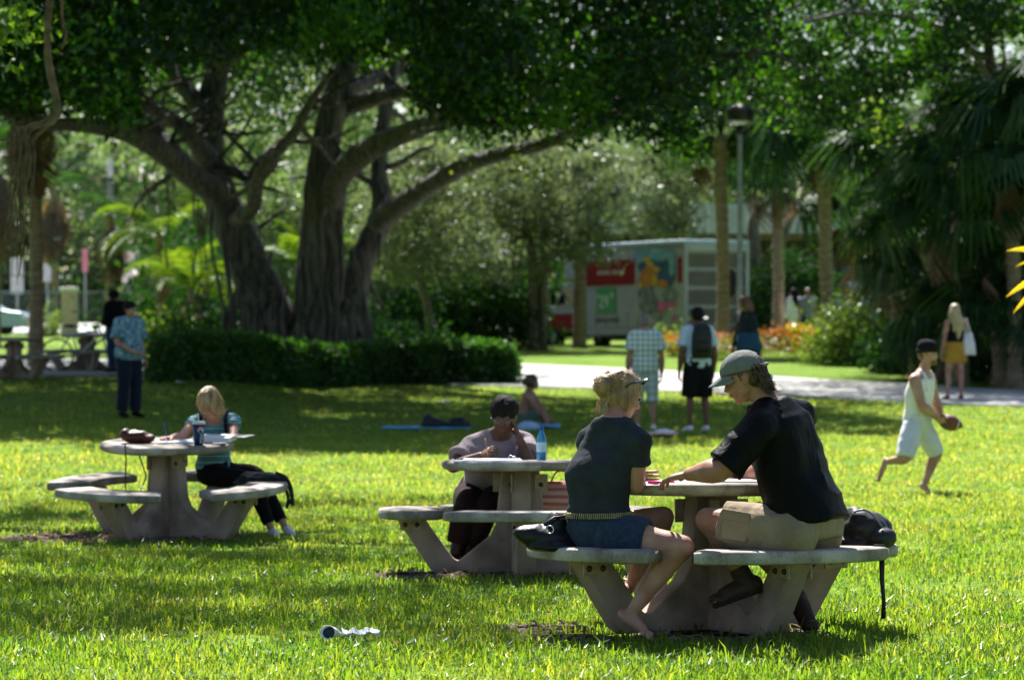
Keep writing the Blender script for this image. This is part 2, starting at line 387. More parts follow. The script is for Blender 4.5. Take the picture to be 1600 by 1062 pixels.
# ------------------------------------------------------------------ ground
def ground():
    ys = np.concatenate([np.arange(-30, 12, 3.), np.arange(12, 36, .35), np.arange(36, 110, 1.), np.arange(110, 240, 6.), np.array([240, 300, 400, 600, 900, 1500.])])
    t = np.linspace(-1, 1, 121); xs = np.sign(t) * (np.abs(t) * 22 + np.abs(t) ** 7 * 900)
    X, Y = np.meshgrid(xs, ys); Z = gz(X, Y)
    nx = len(xs); V = np.stack([X, Y, Z], -1).reshape(-1, 3)
    i = np.arange(len(ys) - 1)[:, None] * nx + np.arange(nx - 1)[None]
    F = np.stack([i, i + 1, i + nx + 1, i + nx], -1).reshape(-1, 4)
    return npmesh('lawn', V, F, M['lawn'], kind='structure', smooth=True)
lawn = ground()
def strip(name, left, right, m, lift, n=60, k=6, th=None):
    "sheet on the ground between two pixel polylines (far edge, near edge)"
    def res(pl):
        P = [G(*p) if len(p) == 2 else Vector(p) for p in pl]
        out = []; L = len(P) - 1
        for a in range(n + 1):
            t = a / n * L; i = min(int(t), L - 1); out.append(P[i].lerp(P[i + 1], t - i))
        return out
    A, B = res(left), res(right); V = []
    for a, b in zip(A, B):
        for j in range(k + 1):
            p = a.lerp(b, j / k); V.append((p.x, p.y, float(gz(p.x, p.y)) + lift))
    i = np.arange(n)[:, None] * (k + 1) + np.arange(k)[None]
    F = np.stack([i, i + 1, i + k + 2, i + k + 1], -1).reshape(-1, 4)
    o = npmesh(name, V, F, m, kind='structure', smooth=True)
    s = o.modifiers.new('solid', 'SOLIDIFY'); s.thickness = lift + .05; s.offset = -1
    return o
strip('path', [(740, 566), (820, 570), (1000, 578), (1250, 592), (1450, 603), (1640, 614), (1800, 621)],
      [(700, 602), (830, 606), (1000, 611), (1250, 621), (1450, 631), (1640, 638), (1800, 642)], M['path'], .03)
strip('paved_terrace', [(-120, 560), (20, 561), (170, 563), (232, 566)], [(-120, 590), (20, 590), (170, 589), (228, 587)], M['path'], .03)
strip('far_road', [(-40, 120+80, 0), (-10, 205, 0), (-4, 205, 0), (60, 200, 0)], [(-40, 128, 0), (-14, 128, 0), (-6, 126, 0), (60, 128, 0)], M['asphalt'], .04)

# ------------------------------------------------------------------ grass blades
SHADE_MULCH = []     # (centre, radius) of bare patches under the tables
def blades(P, h, w, lean):
    n = len(P); a = rng.uniform(0, 2 * np.pi, n); D = np.stack([np.cos(a), np.sin(a), np.zeros(n)], 1)
    b = a + np.pi / 2 + rng.uniform(-.6, .6, n); S_ = np.stack([np.cos(b), np.sin(b), np.zeros(n)], 1)
    h = h[:, None]; w = w[:, None]; lean = lean[:, None]; up = np.array([0, 0, 1.])
    p0 = P; p1 = P + up * h * .55 + D * h * lean * .3; p2 = P + up * h * (1 - lean * .35) + D * h * lean
    V = np.stack([p0 - S_ * w * .5, p0 + S_ * w * .5, p1 + S_ * w * .42, p1 - S_ * w * .42, p2], 1)
    o = np.arange(n)[:, None] * 5
    F = np.concatenate([o + [[0, 1, 2]], o + [[0, 2, 3]], o + [[3, 2, 4]]], 0)
    return V.reshape(-1, 3), F
def grass(bare):
    Vs = []; Fs = []; off = 0
    for (y0, y1, dens, h, w) in ((12.2, 17, 1900, .068, .0085), (17, 22, 1300, .065, .009), (22, 30, 800, .06, .010), (30, 44, 350, .055, .013), (44, 62, 110, .055, .02)):
        n = int((y1 - y0) * (y0 + y1) / 2 * .36 * dens * 1.04); y = rng.uniform(y0, y1, n); x = (rng.uniform(-.19, .19, n)) * y
        P0 = np.stack([x, y, np.zeros(n)], 1)
        cl = vnoise(P0, 1.3, 1) + .8 * vnoise(P0, 5, 2)
        keep = rng.uniform(size=n) < np.clip(.85 + 1.4 * cl, .3, 1)
        for c, r in bare:
            dd = np.hypot((x - c[0]) , (y - c[1])) / r + .35 * vnoise(P0, 5, 3)
            keep &= ~((dd < 1) & (rng.uniform(size=n) < .93))
        px = 800 + x / y * F_PX; py = HOR + (CAMH - gz(x, y)) / y * F_PX
        keep &= ~((px > 760) & (py > np.interp(px, [740, 820, 1000, 1250, 1450, 1640], [566, 570, 578, 592, 603, 614]) + 1) & (py < np.interp(px, [700, 830, 1000, 1250, 1450, 1640], [602, 606, 611, 621, 631, 638]) - 1))
        keep &= ~((px < 232) & (py > 560) & (py < 590))
        x, y, cl = x[keep], y[keep], cl[keep]; n = len(x)
        P = np.stack([x, y, gz(x, y) - .003], 1)
        hh = h * rng.uniform(.5, 1.25, n) * (1 + .7 * cl); tall = rng.uniform(size=n) < .05; hh = np.where(tall, hh * 1.6, hh); ww = w * rng.uniform(.5, 1.4, n)
        V, F = blades(P, hh, ww, rng.uniform(.1, 1.1, n)); Vs.append(V); Fs.append(F + off); off += len(V)
    o = npmesh('grass', np.concatenate(Vs), np.concatenate(Fs), M['grass'], kind='stuff')
    return o
# ------------------------------------------------------------------ picnic tables
def make_table(label, loc, rot, tilt=0, half=32, group='round concrete picnic tables'):
    t = thing('picnic_table', label, 'picnic table', loc, group)
    L0 = Vector(loc)
    def B(mb, name, m, parent=t, bevel=0, smooth=True):
        # built around the origin, parented
        o = mb.build(name, m, None, smooth, origin=(0, 0, 0), bevel=bevel); o.parent = parent; return o
    mb = MB(); mb.lathe((0, 0, 0), [(.001, .695), (.49, .695), (.515, .705), (.53, .725), (.528, .745), (.515, .758), (.49, .762), (.001, .762)], 64)
    B(mb, 'tabletop', M['conc_top'])
    prof = [(.02, 0), (.56, 0), (.60, .03), (.83, .372), (.64, .372), (.455, .115), (.43, .095), (.40, .10), (.20, .26), (.165, .33), (.125, .695), (.02, .695)]
    def rm(a): return Matrix.Rotation(a, 4, 'Z') @ Matrix.Rotation(math.pi / 2, 4, 'X')
    first = None
    for k in range(4):
        a = rot + k * math.pi / 2
        if first is None:
            mb = MB(); mb.prism(prof, -.062, .062, rm(0)); leg = B(mb, 'leg', M['conc_leg'], bevel=.012); first = leg
            sb = MB(); n = 22; rings = []
            for j in range(n + 1):
                q = math.radians(-half + 2 * half * j / n); ci = math.cos(q); si = math.sin(q)
                w = .165 if 0 < j < n else .155
                rings.append((Vector((.79 * ci, .79 * si, .408)), Vector((ci * w, si * w, 0)), Vector((0, 0, .036 if 0 < j < n else .029))))
            sb.loft(rings, 28, p=7); seat = B(sb, 'seat', M['conc_top'])
            brs = []
            for sgn in (-1, 1):
                bm_ = MB(); bm_.box((.735, sgn * .067, .335), (.072, .005, .038)); bm_.box((.735, sgn * .095, .3715), (.072, .03, .0025))
                br = B(bm_, 'bracket', M['bracket'], leg, bevel=.002)
                bo = []
                for dx in (-.04, .04):
                    q = MB(); q.lathe((.735 + dx, sgn * .072, .333), [(.017, 0), (.017, .003), (.011, .004), (.011, .014), (.006, .016)], 8, Matrix.Rotation(-sgn * math.pi / 2, 3, 'X'))
                    bo.append(B(q, 'bolt', M['bolt'], leg))
                brs.append(br)
            q = MB(); q.box((.135, -.067, .61), (.045, .005, .06)); B(q, 'bracket', M['bracket'], leg, bevel=.002)
            q = MB(); q.lathe((.135, -.072, .60), [(.016, 0), (.016, .003), (.01, .004), (.01, .014), (.006, .016)], 8, Matrix.Rotation(math.pi / 2, 3, 'X')); B(q, 'bolt', M['bolt'], leg)
            leg.rotation_euler.z = a; seat.rotation_euler.z = a; seat0 = seat
        else:
            l2 = first.copy(); C.objects.link(l2); l2.rotation_euler.z = a
            for ch in list(first.children):
                c2 = ch.copy(); C.objects.link(c2); c2.parent = l2
            s2 = seat0.copy(); C.objects.link(s2); s2.rotation_euler.z = a
    t.rotation_euler.x = tilt
    return t
def tloc(px, s):   # centre of a table: pixel x and pixels per metre
    d = F_PX / s; x = (px - 800) / F_PX * d; return Vector((x, d, float(gz(x, d))))
TF, TM, TL = tloc(1112, 303), tloc(813, 233), tloc(262, 197)
TF.z += .02
table_front = make_table('nearest round concrete picnic table, where the couple sits', TF, math.radians(-90 + 29), math.radians(-2.0), 38)
table_mid = make_table('round concrete picnic table where the woman in glasses writes', TM, math.radians(-90 + 3), math.radians(-2.2), 35)
table_left = make_table('tilted round concrete picnic table with a drink cup on it', TL, math.radians(-90 - 29), math.radians(2.8))
g2 = 'round concrete picnic tables'
def tplace(src, px, py, s, rz, label):
    d = F_PX / s; x = (px - 800) / F_PX * d
    return copy_tree(src, Vector((x, d, float(gz(x, d)))), label, rz)
t4 = tplace(table_front, 22, 590, 84, .35, 'shaded picnic table cut off by the left edge, under the tall trunk')
t5 = tplace(table_front, 136, 578, 77, -.12, 'shaded picnic table with a bicycle, behind the woman in tie-dye shirt')
for q in (t4, t5): q.rotation_euler.x = 0

# bare mulch around the table feet: a thin uneven sheet plus loose chips
_g = G(848, 984)
BARE = [((_g.x, _g.y), .26), ((TF.x - .75, TF.y - .42), .25), ((TF.x + .05, TF.y - .1), .55), ((TM.x - .62, TM.y - .3), .36), ((TM.x, TM.y), .5), ((TL.x - .85, TL.y - .25), .5), ((TL.x, TL.y), .62)]
def mulch(label, spots):
    V = []; F = []
    for (cx, cy), r in spots:
        o = len(V); V.append((cx, cy, float(gz(cx, cy)) + .012)); n = 28
        for rr in (.5, .8, 1.02):
            for k in range(n):
                a = 2 * math.pi * k / n; q = r * rr * (1 + .12 * math.sin(3 * a + cx) + .07 * math.sin(7 * a)); x, y = cx + q * math.cos(a), cy + q * math.sin(a)
                V.append((x, y, float(gz(x, y)) + (.012 if rr < 1 else -.01) + rnd.uniform(0, .008)))
        for k in range(n):
            F.append((o, o + 1 + k, o + 1 + (k + 1) % n))
            for j in range(2):
                a = o + 1 + j * n; F.append((a + k, a + (k + 1) % n + 0, a + n + (k + 1) % n)); F.append((a + k, a + n + (k + 1) % n, a + n + k))
    o = npmesh('mulch', V, np.array(F), M['mulch'], kind='stuff', smooth=True); return o
mulch('', BARE)
P = []
for (cx, cy), r in BARE:
    n = int(900 * r * r); a = rng.uniform(0, 6.28, n); q = r * np.sqrt(rng.uniform(0, 1.25, n)); x = cx + q * np.cos(a); y = cy + q * np.sin(a)
    P.append(np.stack([x, y, gz(x, y) + rng.uniform(.012, .03, n)], 1))
P = np.concatenate(P); D = rng.normal(size=P.shape); D[:, 2] *= .25
V, Fq = leaf_arrays(P, rng.uniform(.02, .07, len(P)), .45, flat=1, D=D)
M['chips'] = leafmat('wood chips and dead leaves', [(.10, .06, .04), (.24, .16, .11), (.33, .25, .19), (.16, .09, .05)], .15, .03, .7, (1, 1, 1))
npmesh('leaf_litter', V, Fq, M['chips'], kind='stuff')
grass(BARE)
# scattered fallen leaves and white petals in the grass
n = 420; y = rng.uniform(13.3, 40, n); x = rng.uniform(-.17, .17, n) * y
P = np.stack([x, y, gz(x, y) + .045], 1); D = rng.normal(size=P.shape); D[:, 2] *= .4
V, Fq = leaf_arrays(P, rng.uniform(.02, .05, n), .5, flat=1, D=D)
M['fallen'] = leafmat('fallen leaves', [(.35, .16, .05), (.5, .3, .08), (.3, .2, .12), (.6, .55, .45)], .4, .04, .5, (1.1, 1, .7))
npmesh('fallen_leaves', V, Fq, M['fallen'], kind='stuff')

# ------------------------------------------------------------------ trees
def limb(mb, pix, d0, drift, n=10, w=1.0, jit=.06):
    "pix: (px, py, width px); drift: change of depth from first to last point"
    pts = []; rad = []; L = len(pix)
    for i, (px, py, wd) in enumerate(pix):
        d = d0 + drift * i / max(L - 1, 1); pts.append(T(px, py, d)); rad.append(wd * w / 2 / F_PX * d)
    P, R = smooth_path(pts, rad, 5)
    mb.tube(P, R, n, jit=jit); return P, R
def twigs(mb, P, R, count, length, rng_=rnd, up=.4, start=.25, ends=None):
    for _ in range(count):
        i = rnd.randint(int(len(P) * start), len(P) - 1); p = P[i]
        d = Vector((rnd.gauss(0, 1), rnd.gauss(0, 1), rnd.gauss(up, .5))).normalized(); L = length * rnd.uniform(.5, 1.2)
        q = [p]; 
        for k in range(4):
            d = (d + Vector((rnd.gauss(0, .25), rnd.gauss(0, .25), rnd.gauss(.05, .2)))).normalized(); q.append(q[-1] + d * L / 4)
        r = min(R[i] * .6, .09); mb.tube(q, [r, r * .75, r * .55, r * .35, r * .15], 6)
        if ends is not None: ends.append(q[-1]); ends.append(q[2])

DF = 67.0
fig = thing('fig_tree', 'huge spreading fig tree with several leaning root-laced trunks behind the hedge', 'tree', T(470, 545, DF))
fig.location.z = float(gz(fig.location.x, fig.location.y))
mb = MB(); ends = []; allP = []
def LB(pix, drift=0, d0=DF, n=12, jit=.05):
    P, R = limb(mb, pix, d0, drift, n, jit=jit); allP.append((P, R)); return P, R
LB([(440, 560, 120), (428, 520, 88), (405, 455, 72), (378, 385, 64), (345, 310, 56), (325, 240, 52), (328, 170, 48), (345, 90, 34), (352, 0, 26), (350, -90, 14)], 1, n=18)
LB([(505, 565, 140), (500, 520, 96), (498, 450, 74), (502, 370, 68), (504, 290, 56), (508, 230, 46), (525, 150, 42), (555, 70, 32), (570, -40, 24), (575, -160, 12)], -1, n=18)
LB([(545, 560, 90), (545, 510, 60), (556, 440, 45), (577, 380, 40), (598, 335, 38), (592, 265, 26), (600, 190, 24), (618, 90, 18), (640, -20, 12)], 1.5, n=14)
LB([(340, 300, 44), (300, 275, 40), (250, 235, 36), (190, 205, 30), (130, 196, 24), (60, 190, 20), (-40, 160, 12)], -9)
LB([(335, 295, 50), (285, 262, 42), (235, 205, 38), (185, 150, 30), (120, 100, 22), (40, 40, 14)], 6)
LB([(325, 250, 40), (300, 215, 28), (260, 180, 22), (205, 160, 16), (150, 130, 12)], -5)
LB([(330, 205, 36), (298, 150, 28), (272, 115, 24), (262, 60, 16), (250, -20, 10)], 2)
LB([(370, 345, 30), (396, 322, 24), (402, 285, 22), (430, 240, 20), (462, 205, 18), (485, 160, 14), (520, 110, 10)], -6)
LB([(345, 262, 18), (372, 272, 15), (398, 290, 16)], 0)
LB([(515, 330, 42), (528, 280, 40), (560, 245, 40), (610, 218, 34), (665, 196, 30), (700, 184, 24), (760, 192, 18), (830, 188, 14), (900, 172, 11), (980, 150, 7)], -13)
LB([(592, 345, 40), (630, 318, 34), (680, 285, 30), (735, 256, 26), (790, 240, 22), (860, 222, 20), (920, 190, 16), (1000, 160, 12), (1080, 120, 7)], -15)
LB([(530, 170, 34), (600, 150, 24), (680, 130, 20), (760, 95, 18), (850, 60, 16), (930, 25, 12), (1010, 0, 9), (1090, -30, 6)], -12)
LB([(540, 140, 26), (640, 100, 18), (700, 50, 14), (760, -10, 10)], 8)
LB([(345, 100, 26), (400, 60, 18), (440, 10, 13), (470, -60, 8)], -9)
LB([(820, 190, 12), (900, 120, 12), (1000, 95, 12), (1090, 82, 13), (1140, 88, 12), (1205, 84, 9), (1260, 110, 6)], -3, d0=56)
for P, R in list(allP): twigs(mb, P, R, 9, 2.2, ends=ends)
mb.build('trunk', M['bark'], fig)
# strangler roots laced over the trunks and running to the ground
mb = MB()
def root_on(pix, dd=-.55, w=1):
    P, R = smooth_path([T(x, y, DF + dd - .2 * math.sin(i)) for i, (x, y, r) in enumerate(pix)], [r * .5 / F_PX * DF * w for x, y, r in pix], 5); mb.tube(P, R, 8, jit=.08)
for pix in ([(530, 235, 14), (522, 290, 14), (505, 330, 12), (492, 380, 10), (470, 460, 10), (462, 555, 16)], [(520, 300, 12), (515, 350, 10), (524, 400, 9), (520, 460, 10), (512, 560, 18)],
            [(530, 330, 10), (534, 400, 9), (530, 470, 9), (500, 520, 12), (458, 560, 14)], [(370, 425, 9), (390, 460, 9), (420, 500, 10), (445, 530, 12), (460, 560, 16)],
            [(358, 400, 8), (372, 440, 8), (380, 500, 9), (385, 560, 14)], [(365, 460, 9), (398, 490, 9), (432, 520, 9), (450, 560, 12)], [(500, 440, 10), (480, 480, 9), (465, 520, 10), (470, 560, 14)],
            [(520, 470, 12), (500, 510, 12), (488, 560, 16)], [(540, 470, 12), (528, 520, 12), (525, 560, 16)], [(556, 450, 11), (548, 500, 11), (560, 560, 16)], [(345, 330, 9), (352, 400, 8), (360, 470, 8), (352, 560, 14)],
            [(333, 300, 6), (330, 380, 5), (345, 460, 6), (365, 560, 12)], [(560, 520, 9), (575, 540, 9), (590, 560, 10)], [(420, 450, 8), (430, 500, 9), (415, 560, 14)], [(490, 340, 9), (480, 420, 9), (483, 480, 8), (440, 545, 10)]):
    root_on(pix, -.6)
for k in range(26):
    x = rnd.uniform(345, 580); root_on([(x + (470 - x) * .25, rnd.uniform(380, 470), 5), (x, 500, 7), (x + rnd.uniform(-15, 15), 565, 12)], -.65)
mb.build('strangler_root', M['bark'], fig)
mb = MB()
for x, y0, y1 in ((312, 310, 520), (318, 320, 500), (322, 300, 470), (270, 280, 330), (262, 270, 420), (225, 270, 330), (240, 250, 300), (305, 300, 430), (690, 250, 300), (640, 290, 330), (720, 200, 260), (430, 250, 300)):
    d = DF + rnd.uniform(-3, 3); k = 8
    mb.tube([T(x + 3 * math.sin(j + x), y0 + (y1 - y0) * j / k, d) for j in range(k + 1)], [.02 + .01 * math.sin(j) for j in range(k + 1)], 5)
o = mb.build('aerial_root', M['root'], fig); o['kind'] = 'stuff'

def crown_points(n, x0, x1, y0, y1, ybot, ztop, clump=1.0, holes=.25, seed=3):
    "leaf positions in clumps between the crown's underside (traced: px -> py) and its top"
    m = n // 70
    cy = rng.uniform(y0, y1, m * 4); cx = rng.uniform(x0, x1, m * 4)
    ex = ((cx - (x0 + x1) / 2) / ((x1 - x0) / 2)) ** 2 + ((cy - (y0 + y1) / 2) / ((y1 - y0) / 2)) ** 2
    px = 800 + cx / cy * F_PX
    zb = CAMH + (HOR - np.interp(px, *ybot)) / F_PX * cy + .35
    zt = zb + (ztop - zb) * np.sqrt(np.clip(1.15 - ex, 0.05, 1))
    cz = zb + (zt - zb) * rng.uniform(0, 1, m * 4) ** 1.25
    Pn = np.stack([cx, cy, cz], 1); ok = (ex < 1.05) & (vnoise(Pn, .45, seed) > -.5 + holes)
    Pn = Pn[ok][:m]; m = len(Pn); k = n // max(m, 1)
    r = clump * rng.uniform(.5, 1.2, m)
    off = rng.normal(size=(m, k, 3)); off /= np.linalg.norm(off, axis=2, keepdims=True); off *= rng.uniform(.15, 1, (m, k, 1)) ** .5 * r[:, None, None]; off[:, :, 2] *= .55
    return (Pn[:, None] + off).reshape(-1, 3)
YB = ([-200, 0, 60, 110, 180, 250, 300, 350, 420, 470, 520, 560, 600, 650, 700, 780, 850, 920, 980, 1050, 1085, 1108, 1130, 1300],
      [150, 185, 175, 165, 210, 190, 110, 120, 215, 180, 110, 130, 185, 150, 175, 235, 200, 225, 195, 265, 262, 190, 100, 60])
Pc = crown_points(150000, -16.5, 5.0, 48, 84, YB, 13.5, 1.15, .20)
Pc = Pc[~((Pc[:, 0] > -3.2) & (Pc[:, 1] > 61))]
Pc = np.concatenate([Pc, crown_points(105000, -19, 4.6, 45, 63, YB, 12.5, 1.0, .06, 4)])
E = np.array([tuple(e) for e in ends]); E = E[rng.integers(0, len(E), 14000)] + rng.normal(size=(14000, 3)) * .35
Pc = np.concatenate([Pc, E])
pxc = 800 + Pc[:, 0] / Pc[:, 1] * F_PX; pyc = HOR - (Pc[:, 2] - CAMH) / Pc[:, 1] * F_PX
yb = np.interp(pxc, *YB) + 18 + 40 * vnoise(Pc, .8, 5); ok = pyc < yb
ok &= ~((Pc[:, 1] < 70) & (pxc > 215) & (pxc < 640) & (pyc > 55 + 150 * vnoise(Pc, .5, 8)))
ok &= ~((vnoise(Pc, .33, 12) > .26) & (pyc > -10))
Pc = Pc[ok]; pyc = pyc[ok]; sz = rng.uniform(.11, .20, len(Pc)) * np.where(pyc < -70, 2.0, 1.0)  # leaves above the frame enlarged to deepen the lawn's shade
lit = (vnoise(Pc, .55, 21) + .25 * vnoise(Pc, 2.5, 22)) > .12  # noise picks the clumps that get the painted sunlit colour
for sel, mm in ((~lit, 'leaf_fig'), (lit, 'leaf_fig_painted_lit')):
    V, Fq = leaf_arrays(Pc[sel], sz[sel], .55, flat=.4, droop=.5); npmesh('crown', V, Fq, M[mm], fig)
# a leafy twig below the limb, sunlit look painted by brighter leaf colour
def sprig(px, py, d, n, r, m, parent, size=.16, name='foliage'):
    c = np.array(T(px, py, d)); P = c + rng.normal(size=(n, 3)) * r
    V, Fq = leaf_arrays(P, rng.uniform(.7, 1.2, n) * size, .55, droop=.4); return npmesh(name, V, Fq, m, parent)
sprig(815, 270, 58, 90, [.42, .3, .2], M['leaf_bush'], fig)
sprig(640, 60, 60, 40, [.5, .3, .3], M['leaf_bush'], fig)

# right-hand fig: its crown hangs over the palms
right = thing('fig_tree', 'leafy tree whose bright-edged crown overhangs the palms at right', 'tree', T(1558, 560, 66)); right.location.z = float(gz(right.location.x, 66))
mb = MB(); ends = []
for pix, dr in (([(1566, 570, 30), (1560, 400, 22), (1553, 250, 19), (1548, 120, 18), (1540, 20, 15), (1530, -80, 10)], 0), ([(1549, 130, 12), (1500, 60, 10), (1420, 30, 9), (1330, 20, 8), (1240, 40, 6)], -8), ([(1545, 60, 11), (1600, 0, 9), (1660, -60, 7)], 3), ([(1540, 20, 10), (1440, -20, 9), (1300, -10, 7), (1200, 30, 5)], -10)):
    P, R = limb(mb, pix, 66, dr, 10); twigs(mb, P, R, 8, 1.8, start=.5, ends=ends)
mb.build('trunk', M['bark'], right)
YB2 = ([900, 1020, 1090, 1130, 1200, 1240, 1290, 1330, 1370, 1400, 1440, 1480, 1540, 1600, 1700], [60, 130, 185, 185, 190, 215, 230, 200, 250, 190, 120, 165, 60, 90, 60])
Pc = crown_points(70000, 2.6, 16, 59, 72, YB2, 12.5, .9, .28, 9)
pxc = 800 + Pc[:, 0] / Pc[:, 1] * F_PX; pyc = HOR - (Pc[:, 2] - CAMH) / Pc[:, 1] * F_PX
Pc = Pc[(pyc < np.interp(pxc, *YB2) + 12 + 45 * vnoise(Pc, 1.0, 6)) & ~((pxc > 1105) & (pxc < 1215) & (pyc > 110) & (Pc[:, 1] < 60.5))]
lit = (vnoise(Pc, .7, 31) + .25 * vnoise(Pc, 2.5, 32)) > .02  # sunlit clumps here are painted by leaf colour as well
for sel, mm in ((~lit, 'leaf_fig'), (lit, 'leaf_fig_painted_lit')):
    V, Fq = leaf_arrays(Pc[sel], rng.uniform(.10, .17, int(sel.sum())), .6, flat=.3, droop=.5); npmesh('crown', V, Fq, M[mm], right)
sprig(1372, 190, 57, 60, [.3, .3, .3], M['leaf_bush'], right, .13)

# overhead fig at the left: the hanging aerial roots in view belong to it; its crown is above the frame
near = thing('fig_tree', 'tree at the left edge with bundles of hanging aerial roots', 'tree', (-9.5, 31, float(gz(-9.5, 31))))
mb = MB()
b0 = Vector((-9.5, 31, float(gz(-9.5, 31)) - .1)); 
P, R = smooth_path([b0, b0 + Vector((.3, 0, 2.5)), b0 + Vector((.8, .2, 5)), b0 + Vector((2, .4, 7.2)), b0 + Vector((4.4, 0, 8.0)), b0 + Vector((8, -1.5, 8.6))], [.75, .5, .42, .32, .2, .08], 6); mb.tube(P, R, 14, jit=.05); ends = []; twigs(mb, P, R, 14, 2.6, start=.6, ends=ends)
for q in ([(2, .4, 7.2), (2, -4, 8), (3.5, -8, 8.8)], [(1.2, .3, 6.4), (-1, 3, 8.5), (-2, 6, 9.5)], [(2, .4, 7.2), (5, 4, 9), (8, 7, 9.8)]):
    P, R = smooth_path([b0 + Vector(v) for v in q], [.25, .16, .07], 6); mb.tube(P, R, 10); twigs(mb, P, R, 12, 2.4, start=.3, ends=ends)
mb.build('trunk', M['bark'], near)
Pc = []
for k in range(330):
    c = np.array([rng.uniform(-11, -.2), rng.uniform(22, 38), rng.uniform(7.0, 10.5)])
    if c[0] > -2.5 and rng.uniform() < .6: continue
    r = rng.uniform(.35, .85); Pc.append(c + rng.normal(size=(60, 3)) * [r, r, r * .5] * .6)
for k in range(210):  # unseen leaf clumps set in rows to cast shade bands on the lawn
    c = np.array([rng.uniform(-7.5, -1.4), rng.choice([23.0, 25.6, 28.8]) + rng.normal() * .40, rng.uniform(7.8, 9.6)]); r = rng.uniform(.3, .7); Pc.append(c + rng.normal(size=(60, 3)) * [r, r, r * .5] * .6)
Pc = np.concatenate(Pc); pyc = HOR - (Pc[:, 2] - CAMH) / Pc[:, 1] * F_PX; pxc = 800 + Pc[:, 0] / Pc[:, 1] * F_PX
Pc = Pc[(pyc < -25) | (pxc < -5)]
c = np.array(T(10, 30, 31)); Pc = np.concatenate([Pc, c + rng.normal(size=(230, 3)) * [.2, .4, .22]])
V, Fq = leaf_arrays(Pc, rng.uniform(.10, .17, len(Pc)), .6, flat=.4, droop=.5); npmesh('crown', V, Fq, M['leaf_near'], near)
mb = MB()
def hang(pix, d=30.0, n=7):
    P, R = smooth_path([T(x, y, d) for x, y, w in pix], [w / 2 / F_PX * d for x, y, w in pix], 5); mb.tube(P, R, n, jit=.12)
hang([(84, -60, 12), (78, 0, 12), (74, 50, 11), (76, 100, 12), (84, 140, 12), (90, 175, 11), (80, 192, 9), (62, 198, 8), (44, 200, 9), (30, 205, 8), (26, 235, 7), (24, 280, 5), (14, 340, 4), (2, 400, 3)])
hang([(92, -60, 6), (96, 0, 6), (98, 35, 5), (103, 58, 5), (96, 78, 3)])
hang([(84, 180, 7), (70, 200, 7), (52, 218, 6), (40, 250, 5), (30, 300, 4), (34, 370, 3), (30, 430, 2)])
hang([(88, 172, 5), (66, 190, 5), (46, 196, 5), (28, 214, 4), (10, 218, 4), (-20, 222, 3)])
hang([(86, 178, 5), (60, 196, 4), (38, 220, 4), (32, 280, 3), (36, 340, 3), (38, 400, 2)])
for k in range(26):
    x = 14 + rnd.uniform(0, 40); y = rnd.uniform(196, 225); L = rnd.uniform(60, 240); pts = []
    for j in range(7):
        pts.append((x + rnd.uniform(-3, 3) + (j * rnd.uniform(-2.0, .4)), y + L * j / 6, 3.2 * (1 - j / 8) * rnd.uniform(.6, 1.1)))
    hang(pts, 30 + rnd.uniform(-.2, .2), 5)
mb.build('aerial_root', M['root'], near)

# generic background tree
def bg_tree(label, px, py, d, trunks, cr, leafm, n=7000, leaf=.14, bark='bark_pale', group=None, clump=.7, seed=0):
    "trunks: list of pixel polylines; cr: list of (px, py, rx px, ry px, rdepth m)"
    base = T(px, py, d); z = float(gz(base.x, d)); base.z = z
    t = thing('tree', label, 'tree', base, group); mb = MB(); ends = []
    for pix in trunks:
        pix = [(pix[0][0], HOR + (CAMH - z + .1) * F_PX / d, pix[0][2])] + list(pix[1:])
        P, R = limb(mb, pix, d, rnd.uniform(-.8, .8), 9); twigs(mb, P, R, 10, 1.5, start=.55, ends=ends)
    mb.build('trunk', M[bark], t)
    P = []; tot = sum(a[2] * a[3] for a in cr)
    for (cx, cy, rx, ry, rd) in cr:
        c = T(cx, cy, d); m = max(int(n * rx * ry / tot) // 60, 1); RX, RZ = rx / F_PX * d, ry / F_PX * d
        for k in range(m):
            u = rng.normal(size=3); u /= np.linalg.norm(u); u *= rng.uniform(.25, 1) ** .4
            q = np.array(c) + u * [RX, rd, RZ]; r = clump * rng.uniform(.4, 1)
            P.append(q + rng.normal(size=(60, 3)) * [r * .5, r * .5, r * .3])
    P = np.concatenate(P); P = P[P[:, 2] > z + .2]
    V, Fq = leaf_arrays(P, rng.uniform(.7, 1.3, len(P)) * leaf, .45, droop=.2); npmesh('crown', V, Fq, M[leafm], t)
    return t
bg_tree('silvery small-leaved tree rising behind the truck cab, trunk forked low', 835, 548, 88, [[(835, 548, 20), (833, 430, 17), (828, 380, 14), (800, 320, 9), (770, 270, 6)], [(845, 420, 12), (850, 350, 10), (860, 270, 6)], [(850, 545, 13), (850, 460, 11), (860, 400, 9), (905, 330, 7)]],
        [(770, 310, 120, 70, 3), (860, 270, 120, 60, 3), (880, 330, 85, 50, 2.5), (800, 400, 70, 35, 2.5), (915, 385, 42, 28, 1.5)], 'leaf_oak', 19000, .17)
bg_tree('grey green tree with a leaning trunk beyond the right end of the hedge', 672, 535, 84, [[(680, 535, 16), (668, 480, 14), (655, 430, 12), (650, 350, 9), (660, 280, 6)]],
        [(670, 290, 90, 70, 3), (640, 350, 80, 55, 3), (720, 400, 70, 45, 2.5), (640, 400, 50, 35, 2)], 'leaf_oak', 12000, .17)
